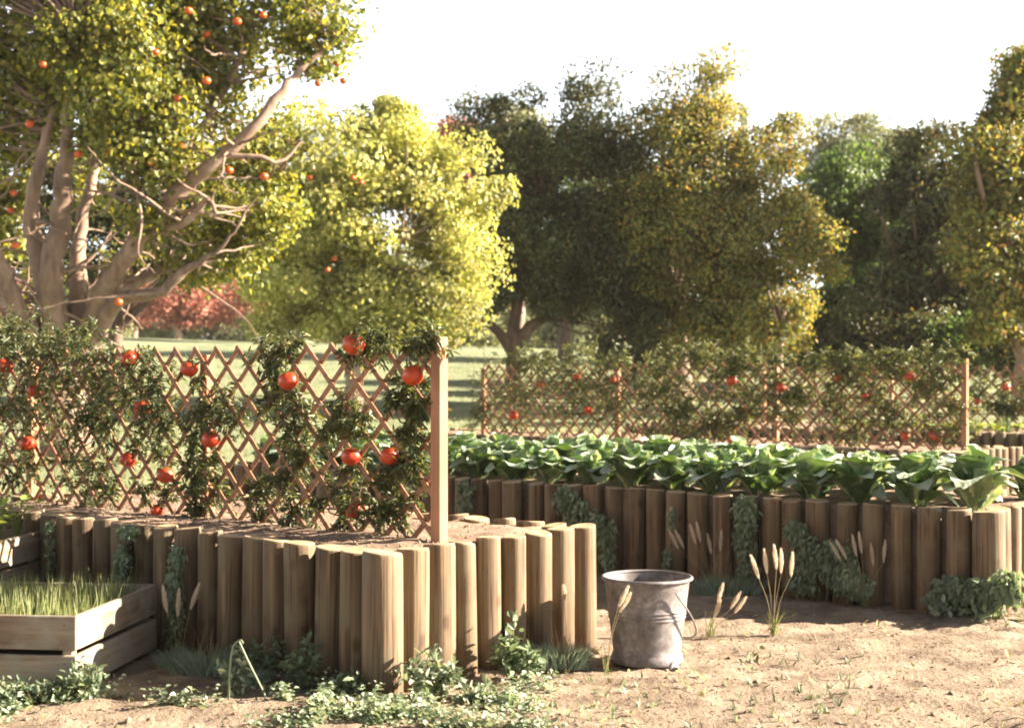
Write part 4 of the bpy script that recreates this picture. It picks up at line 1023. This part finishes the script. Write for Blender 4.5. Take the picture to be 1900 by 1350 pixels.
# T1: the large fruit tree at the left
Y1 = 13.0; zb = float(terrain(-4.3, Y1)); basepx = HZ+(EYE-zb)*F/Y1
LK = .78
limbs = [lim([(112, basepx), (112, 760), (110, 660), (105, 600)], Y1, [78, 66, 60, 56]),
         lim([(108, 690), (92, 600), (92, 540), (72, 470), (58, 390), (85, 262), (100, 200)], Y1, [40, 36, 32, 24, 18, 11, 6], [0, -.1, -.2, -.25, -.3, -.35, -.4]),
         lim([(112, 700), (105, 600), (92, 520), (112, 420), (118, 340), (128, 250), (124, 215), (140, 60)], Y1, [36, 34, 28, 25, 20, 13, 10, 5], [0, -.2, -.35, -.4, -.45, -.5, -.5, -.5]),
         lim([(140, 700), (145, 600), (146, 500), (150, 420), (178, 300), (196, 200), (230, 40)], Y1, [40, 30, 20, 15, 11, 9, 5], [0, 0, .1, .2, .2, .2, .3]),
         lim([(140, 690), (185, 560), (240, 470), (300, 400), (322, 365), (390, 310), (465, 245), (520, 175), (556, 130), (630, 70)], Y1, [40, 26, 22, 20, 18, 16, 13, 11, 8, 4], [0, -.2, -.5, -.6, -.7, -.8, -.8, -.7, -.6, -.5]),
         lim([(312, 385), (345, 300), (375, 240), (430, 140), (462, 60), (480, -30)], Y1, [14, 12, 10, 8, 6, 3], [-.6, -.4, -.3, -.2, -.1, 0]),
         lim([(150, 690), (180, 590), (235, 535), (300, 505), (360, 480), (450, 440)], Y1, [36, 24, 18, 12, 9, 4], [0, .2, .3, .4, .3, .2]),
         lim([(160, 660), (215, 560), (290, 545), (345, 500), (400, 470)], Y1, [24, 18, 14, 10, 5], [0, -.3, -.6, -.7, -.8]),
         lim([(95, 700), (50, 610), (20, 560), (-30, 500), (-90, 400)], Y1, [38, 28, 22, 18, 10], [0, .1, .2, .3, .4]),
         lim([(90, 690), (30, 560), (-10, 470), (-60, 330)], Y1, [30, 22, 16, 9], [0, -.4, -.6, -.8]),
         lim([(330, 360), (395, 300), (470, 290), (520, 300), (560, 262)], Y1, [7, 7, 6, 4, 3], [-.7, -.8, -.8, -.7, -.6]),
         lim([(200, 540), (230, 470), (260, 400), (255, 330), (300, 250)], Y1, [10, 9, 7, 6, 4], [-.2, -.5, -.7, -.8, -.9]),
         lim([(300, 430), (350, 410), (385, 370), (400, 395)], Y1, [9, 8, 6, 4], [-.6, -.8, -.9, -.9])]
limbs = [(a, [r*LK for r in b]) for a, b in limbs]
lobes = [lob(60, 60, 170, 120, Y1, 1), lob(150, -120, 330, 130, Y1, .8), lob(20, 200, 130, 90, Y1, 1), lob(200, 90, 130, 100, Y1, 1, -.6), lob(300, 40, 130, 100, Y1, 1),
         lob(270, 190, 100, 70, Y1, 1.1, -.9), lob(330, 150, 90, 80, Y1, .9, -.2), lob(280, 270, 75, 60, Y1, 1.1, -.9), lob(200, 240, 60, 50, Y1, .8, -.6), lob(410, 60, 80, 110, Y1, .6),
         lob(590, 60, 62, 80, Y1, 1.0, -.4), lob(500, 90, 60, 80, Y1, .3, .1), lob(560, -60, 100, 90, Y1, .8), lob(440, 200, 70, 60, Y1, .35), lob(520, 230, 40, 40, Y1, .3),
         lob(-30, 420, 70, 110, Y1, 1, .5), lob(20, 330, 50, 60, Y1, .6, .3), lob(300, 400, 60, 60, Y1, .55, -.6), lob(380, 490, 90, 38, Y1, .7, -.2), lob(440, 430, 70, 50, Y1, .9), lob(250, 460, 60, 50, Y1, .3, .7),
         lob(160, 330, 60, 80, Y1, .35, 1.3), lob(340, 320, 70, 60, Y1, .4, 1.2), lob(60, 520, 80, 60, Y1, .35, 1.3), lob(500, 380, 60, 70, Y1, .7, -.3), lob(480, 300, 60, 50, Y1, .6, -.3), lob(420, 360, 60, 60, Y1, .4, .9)]
fpx = [(488, 28), (384, 65), (289, 97), (150, 67), (335, 205), (383, 150), (330, 183), (280, 301), (337, 272), (200, 285), (145, 286), (25, 358), (20, 390), (28, 455), (637, 150), (590, 155), (625, 118), (520, 95), (220, 560), (425, 316), (490, 327), (80, 120), (440, 40), (230, 150), (55, 230), (350, 20)]
tree('large spreading fruit tree with pale limbs and orange fruit at the left', (at(112, basepx, Y1)[0], Y1, zb), limbs, lobes, 62000, .056, 'citrus', 'bark', L_ROUND,
     fruits=[at(x, y, Y1-.25-(.9*random.random())) for x, y in fpx], clump_r=.20, twigs=.7, limb_parts=True, bare=130, per=46, shell=.35, fr=.034)
# T2: yellow green tree
Y2 = 18.0
def trunk_at(px, Y, top_py, r, lean=0, nb=4, spread=120, up=200, by=None):
    X = (px-CX)/F*Y; zb = float(terrain(X, Y)); bp = HZ+(EYE-zb)*F/Y
    L = [lim([(px, bp), (px+lean*.3, (bp+top_py)/2), (px+lean, top_py)], Y, [r*1.35, r, r*.9])]
    for k in range(nb):
        a = (k+.5)/nb*2-1; L.append(lim([(px+lean, top_py+15), (px+lean+a*spread*.5, top_py-up*.35), (px+lean+a*spread, top_py-up)], Y, [r*.7, r*.45, r*.18], [0, R.uniform(-.3, .3), R.uniform(-.8, .8)]))
    return (X, Y, zb), L
b, L = trunk_at(215, 21.0, 600, 14, 0, 5, 200, 200)
tree('dark green tree standing behind the limbs of the large fruit tree', b, L, [lob(60, 420, 110, 90, 21), lob(160, 350, 120, 90, 21), lob(280, 400, 110, 90, 21), lob(380, 400, 110, 90, 21), lob(180, 460, 130, 60, 21), lob(330, 480, 110, 40, 21), lob(-40, 480, 80, 70, 21), lob(420, 300, 70, 60, 21, .7), lob(300, 280, 90, 60, 21, .8), lob(40, 280, 110, 80, 21, .8)],
     34000, .08, 'dark', 'darkbark', clump_r=.28, shell=.5, per=70)
b, L = trunk_at(656, Y2, 640, 15)
tree('rounded bright yellow green tree behind the right end of the nearest trellis', b, L,
     [lob(600, 300, 130, 95, Y2), lob(720, 300, 120, 90, Y2), lob(830, 350, 88, 90, Y2, 1.1), lob(560, 400, 130, 100, Y2), lob(700, 420, 150, 120, Y2), lob(850, 450, 80, 70, Y2, 1.1), lob(620, 520, 130, 80, Y2),
      lob(770, 540, 120, 80, Y2, 1.1), lob(850, 540, 62, 50, Y2, 1), lob(520, 560, 70, 60, Y2, .8), lob(700, 590, 130, 45, Y2), lob(690, 230, 70, 50, Y2, .8), lob(740, 205, 40, 30, Y2, .4), lob(800, 590, 80, 50, Y2), lob(460, 470, 60, 60, Y2, .6)],
     66000, .062, 'yellow', 'bark', L_ROUND, fruits=[at(x, y, Y2-.5-.7*random.random()) for x, y in [(575, 330), (655, 330), (545, 375), (670, 338), (620, 480), (608, 500)]], clump_r=.36, shell=.6, per=360, fr=.03)
# T3: dark tree with the low fork
Y3 = 20.0
b, L = trunk_at(952, Y3, 640, 15, 0, 0)
L += [lim([(950, 650), (925, 615), (895, 590), (870, 540)], Y3, [13, 9, 7, 4]), lim([(952, 650), (975, 615), (1010, 590), (1060, 560)], Y3, [14, 12, 9, 5]), lim([(952, 650), (955, 590), (970, 500), (1000, 380)], Y3, [13, 11, 9, 4]),
      lim([(1010, 590), (1080, 480), (1120, 400)], Y3, [8, 6, 3])]
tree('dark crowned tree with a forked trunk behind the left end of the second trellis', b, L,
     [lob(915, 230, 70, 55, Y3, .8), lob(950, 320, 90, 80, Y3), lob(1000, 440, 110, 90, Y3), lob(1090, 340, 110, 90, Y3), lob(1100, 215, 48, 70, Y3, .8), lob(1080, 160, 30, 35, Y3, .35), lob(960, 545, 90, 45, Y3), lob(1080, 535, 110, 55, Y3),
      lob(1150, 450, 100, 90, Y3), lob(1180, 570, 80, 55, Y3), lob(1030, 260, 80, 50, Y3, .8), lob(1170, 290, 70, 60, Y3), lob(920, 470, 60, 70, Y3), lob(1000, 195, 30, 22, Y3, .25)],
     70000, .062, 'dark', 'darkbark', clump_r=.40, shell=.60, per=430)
Y4 = 19.5
b, L = trunk_at(1262, Y4+1, 560, 20, -10, 4, 140, 260)
tree('tall tree with sunlit orange tinged right side in the middle of the background', b, L,
     [lob(1290, 160, 48, 48, Y4, .7), lob(1250, 225, 60, 50, Y4, .8), lob(1330, 250, 70, 70, Y4), lob(1300, 340, 110, 90, Y4), lob(1410, 330, 85, 90, Y4), lob(1440, 440, 80, 90, Y4), lob(1350, 460, 110, 90, Y4), lob(1440, 250, 40, 40, Y4, .6),
      lob(1350, 580, 80, 70, Y4), lob(1515, 480, 50, 42, Y4, .8, -.5), lob(1450, 590, 55, 45, Y4), lob(1255, 470, 70, 90, Y4, .8), lob(1290, 610, 70, 40, Y4), lob(1220, 400, 60, 80, Y4), lob(1330, 120, 24, 30, Y4, .2), lob(1400, 520, 70, 60, Y4)],
     72000, .062, 'orange', 'bark', clump_r=.40, shell=.60, per=430)
Y5 = 24.0
b, L = trunk_at(1600, Y5, 600, 14)
tree('green tree between the orange tinged tree and the dark trees at the right', b, L, [lob(1570, 350, 80, 70, Y5), lob(1640, 400, 60, 70, Y5), lob(1530, 420, 70, 80, Y5), lob(1600, 500, 100, 90, Y5), lob(1560, 600, 110, 60, Y5), lob(1610, 310, 50, 30, Y5, .7)], 24000, .095, 'green', 'darkbark', clump_r=.45, per=330)
Y6 = 22.0
b, L = trunk_at(1725, Y6, 600, 15)
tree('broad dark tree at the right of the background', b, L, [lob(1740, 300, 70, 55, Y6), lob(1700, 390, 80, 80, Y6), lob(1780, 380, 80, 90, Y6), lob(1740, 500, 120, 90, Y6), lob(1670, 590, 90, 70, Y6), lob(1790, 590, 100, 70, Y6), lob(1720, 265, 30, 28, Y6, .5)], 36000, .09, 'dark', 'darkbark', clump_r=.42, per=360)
Y7 = 19.0
b, L = trunk_at(1905, Y7, 560, 18, -20, 4, 100, 260)
tree('orange tinged tree cut by the right edge of the view', b, L, [lob(1880, 190, 42, 60, Y7, .8), lob(1910, 130, 50, 50, Y7), lob(1820, 275, 45, 42, Y7, .8), lob(1880, 330, 75, 80, Y7), lob(1850, 440, 60, 90, Y7, .9), lob(1910, 520, 80, 90, Y7), lob(1860, 610, 60, 40, Y7, .8), lob(1850, 215, 22, 14, Y7, .3)], 32000, .085, 'orange', 'bark', clump_r=.38, per=340)
b, L = trunk_at(1446, 17.5, 600, 7, 0, 3, 30, 60)
tree('slender young tree with a pale straight trunk above the second trellis', b, L, [lob(1450, 590, 42, 38, 17.5), lob(1480, 560, 26, 22, 17.5), lob(1420, 610, 30, 26, 17.5)], 4200, .06, 'orange', 'bark', clump_r=.2)
# dark undergrowth beneath the right trees
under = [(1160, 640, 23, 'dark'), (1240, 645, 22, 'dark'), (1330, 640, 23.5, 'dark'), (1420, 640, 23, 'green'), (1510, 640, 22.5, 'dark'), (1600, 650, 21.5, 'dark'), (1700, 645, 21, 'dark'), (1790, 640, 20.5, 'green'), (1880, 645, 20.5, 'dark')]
ordn = ['first', 'second', 'third', 'fourth', 'fifth', 'sixth', 'seventh', 'eighth', 'last']
for i, (px, py, Y, mt) in enumerate(under):
    X = (px-CX)/F*Y; zb = float(terrain(X, Y))
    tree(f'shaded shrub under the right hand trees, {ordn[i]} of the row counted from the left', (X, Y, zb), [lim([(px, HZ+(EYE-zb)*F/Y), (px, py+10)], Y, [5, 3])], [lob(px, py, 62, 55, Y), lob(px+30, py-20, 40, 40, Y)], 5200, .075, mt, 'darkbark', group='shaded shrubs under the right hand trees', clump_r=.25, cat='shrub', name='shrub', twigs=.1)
# far trees
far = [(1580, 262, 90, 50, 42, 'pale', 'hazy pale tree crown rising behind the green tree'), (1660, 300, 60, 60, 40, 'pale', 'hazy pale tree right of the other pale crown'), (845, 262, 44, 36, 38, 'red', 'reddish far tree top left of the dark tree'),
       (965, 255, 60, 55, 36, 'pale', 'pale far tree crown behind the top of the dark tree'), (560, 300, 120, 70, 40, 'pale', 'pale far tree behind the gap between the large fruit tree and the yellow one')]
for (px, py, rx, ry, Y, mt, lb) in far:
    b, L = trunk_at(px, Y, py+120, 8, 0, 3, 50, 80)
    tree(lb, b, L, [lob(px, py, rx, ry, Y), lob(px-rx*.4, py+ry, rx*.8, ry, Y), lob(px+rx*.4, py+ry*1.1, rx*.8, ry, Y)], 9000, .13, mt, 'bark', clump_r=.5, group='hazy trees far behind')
for (px, py, rx, ry, lb) in [(1050, 400, 150, 130, 'hazy green tree filling the gap behind the dark forked tree'), (1240, 420, 110, 120, 'hazy green tree between the dark and the orange tinged tree'), (1660, 440, 120, 120, 'hazy green tree behind the dark tree at the right')]:
    b, L = trunk_at(px, 30, py+140, 12, 0, 4, 80, 120)
    tree(lb, b, L, [lob(px, py, rx, ry, 30), lob(px-60, py+90, rx*.7, ry*.6, 30), lob(px+60, py+90, rx*.7, ry*.6, 30)], 13000, .13, 'green', 'darkbark', clump_r=.45, group='hazy trees far behind')
X = (1378-CX)/F*38; zb = float(terrain(X, 38))
tree('narrow pale cypress tip standing above the far trees', (X, 38, zb), [lim([(1378, HZ+(EYE-zb)*F/38), (1378, 260)], 38, [5, 3])], [lob(1378, 225, 11, 40, 38), lob(1378, 330, 18, 80, 38), lob(1378, 480, 22, 110, 38)], 4000, .1, 'pale', clump_r=.15, cat='tree', name='cypress')
for i, (px, py, rx, ry, Y) in enumerate([(250, 560, 50, 40, 50), (330, 565, 60, 38, 47), (420, 560, 60, 45, 52), (500, 545, 60, 50, 48), (30, 560, 60, 50, 50)]):
    b, L = trunk_at(px, Y, py+40, 6, 0, 3, 40, 50)
    tree(f'distant small tree with reddish leaves beyond the lawn, {["left of the fork of limbs","below the long limb","third","rightmost","cut by the left edge"][i]}', b, L, [lob(px, py, rx, ry, Y), lob(px+rx*.5, py+8, rx*.6, ry*.7, Y)], 4200, .14, 'red', 'bark', clump_r=.45, group='distant reddish trees beyond the lawn')
names = ['at the far left', 'left of the big trunk', 'under the big tree', 'under the long limb', 'behind the yellow tree', 'left of the forked trunk', 'just left of the forked trunk', 'just right of the forked trunk', 'in the gap right of the fork', 'under the dark tree']
for i, px in enumerate([-20, 80, 200, 460, 560, 830, 893, 985, 1045, 1110]):
    Y = 44+3*math.sin(i*2.1); X = (px-CX)/F*Y; zb = float(terrain(X, Y)); py = 628
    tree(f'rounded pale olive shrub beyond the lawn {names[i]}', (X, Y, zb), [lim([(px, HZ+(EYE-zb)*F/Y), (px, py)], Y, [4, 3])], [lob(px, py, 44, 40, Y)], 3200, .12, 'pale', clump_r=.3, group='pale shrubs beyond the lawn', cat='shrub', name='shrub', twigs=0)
# distant wood closing the view under the crowns
lv = []
n = 46000; px = R.uniform(-400, 2300, n); Y = R.uniform(58, 72, n); X = (px-CX)/F*Y; top = 3.6+2.4*vnoise(X*.12, X*0)+1.2*vnoise(X*.5, X*0+3)
z0_ = terrain(X, Y); z = z0_+(top)*R.random(n)**.8
v, f = leaves(L_ROUND, np.stack([X, Y, z], 1), R.normal(0, 1, (n, 3)), UP+R.normal(0, .5, (n, 3)), R.uniform(.22, .5, n))
seg = [(v, f)]
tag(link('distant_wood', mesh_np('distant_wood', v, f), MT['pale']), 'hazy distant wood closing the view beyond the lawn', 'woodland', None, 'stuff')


# unseen tree belt added behind the viewer to cut sky fill on the logs
n = 26000; X = R.uniform(-34, 30, n); Y = -13-3*R.random(n)+.004*X*X; z = (7.5+3*vnoise(X*.2, X*0+7)+1.5*vnoise(X*.8, X*0))*R.random(n)**.75
v, f = leaves(L_ROUND, np.stack([X, Y, z], 1), R.normal(0, 1, (n, 3)), UP+R.normal(0, .6, (n, 3)), R.uniform(.2, .42, n))
tag(link('sky_blocking_trees', mesh_np('sky_blocking_trees', v, f), MT['dark']), 'dense tree belt added behind the viewer to block low sky light', 'woodland', None, 'stuff')
# ------------------------------------------------------------------ air
hz = MB(); hz.box((0, 150, 10), (290, 0, 0), (0, 290, 0), (0, 0, 14)); hm = hz.mesh('haze')
m, t, N, L = M('haze'); pv = nd(t, 'ShaderNodeVolumePrincipled'); pv.inputs['Density'].default_value = .0004; pv.inputs['Color'].default_value = (.96, .90, .86, 1)
o_ = nd(t, 'ShaderNodeOutputMaterial'); L.new(pv.outputs[0], o_.inputs['Volume'])
tag(link('haze', hm, m), 'thin warm haze hanging in the air over the garden', None, None, 'stuff')
S.cycles.volume_bounces = 0
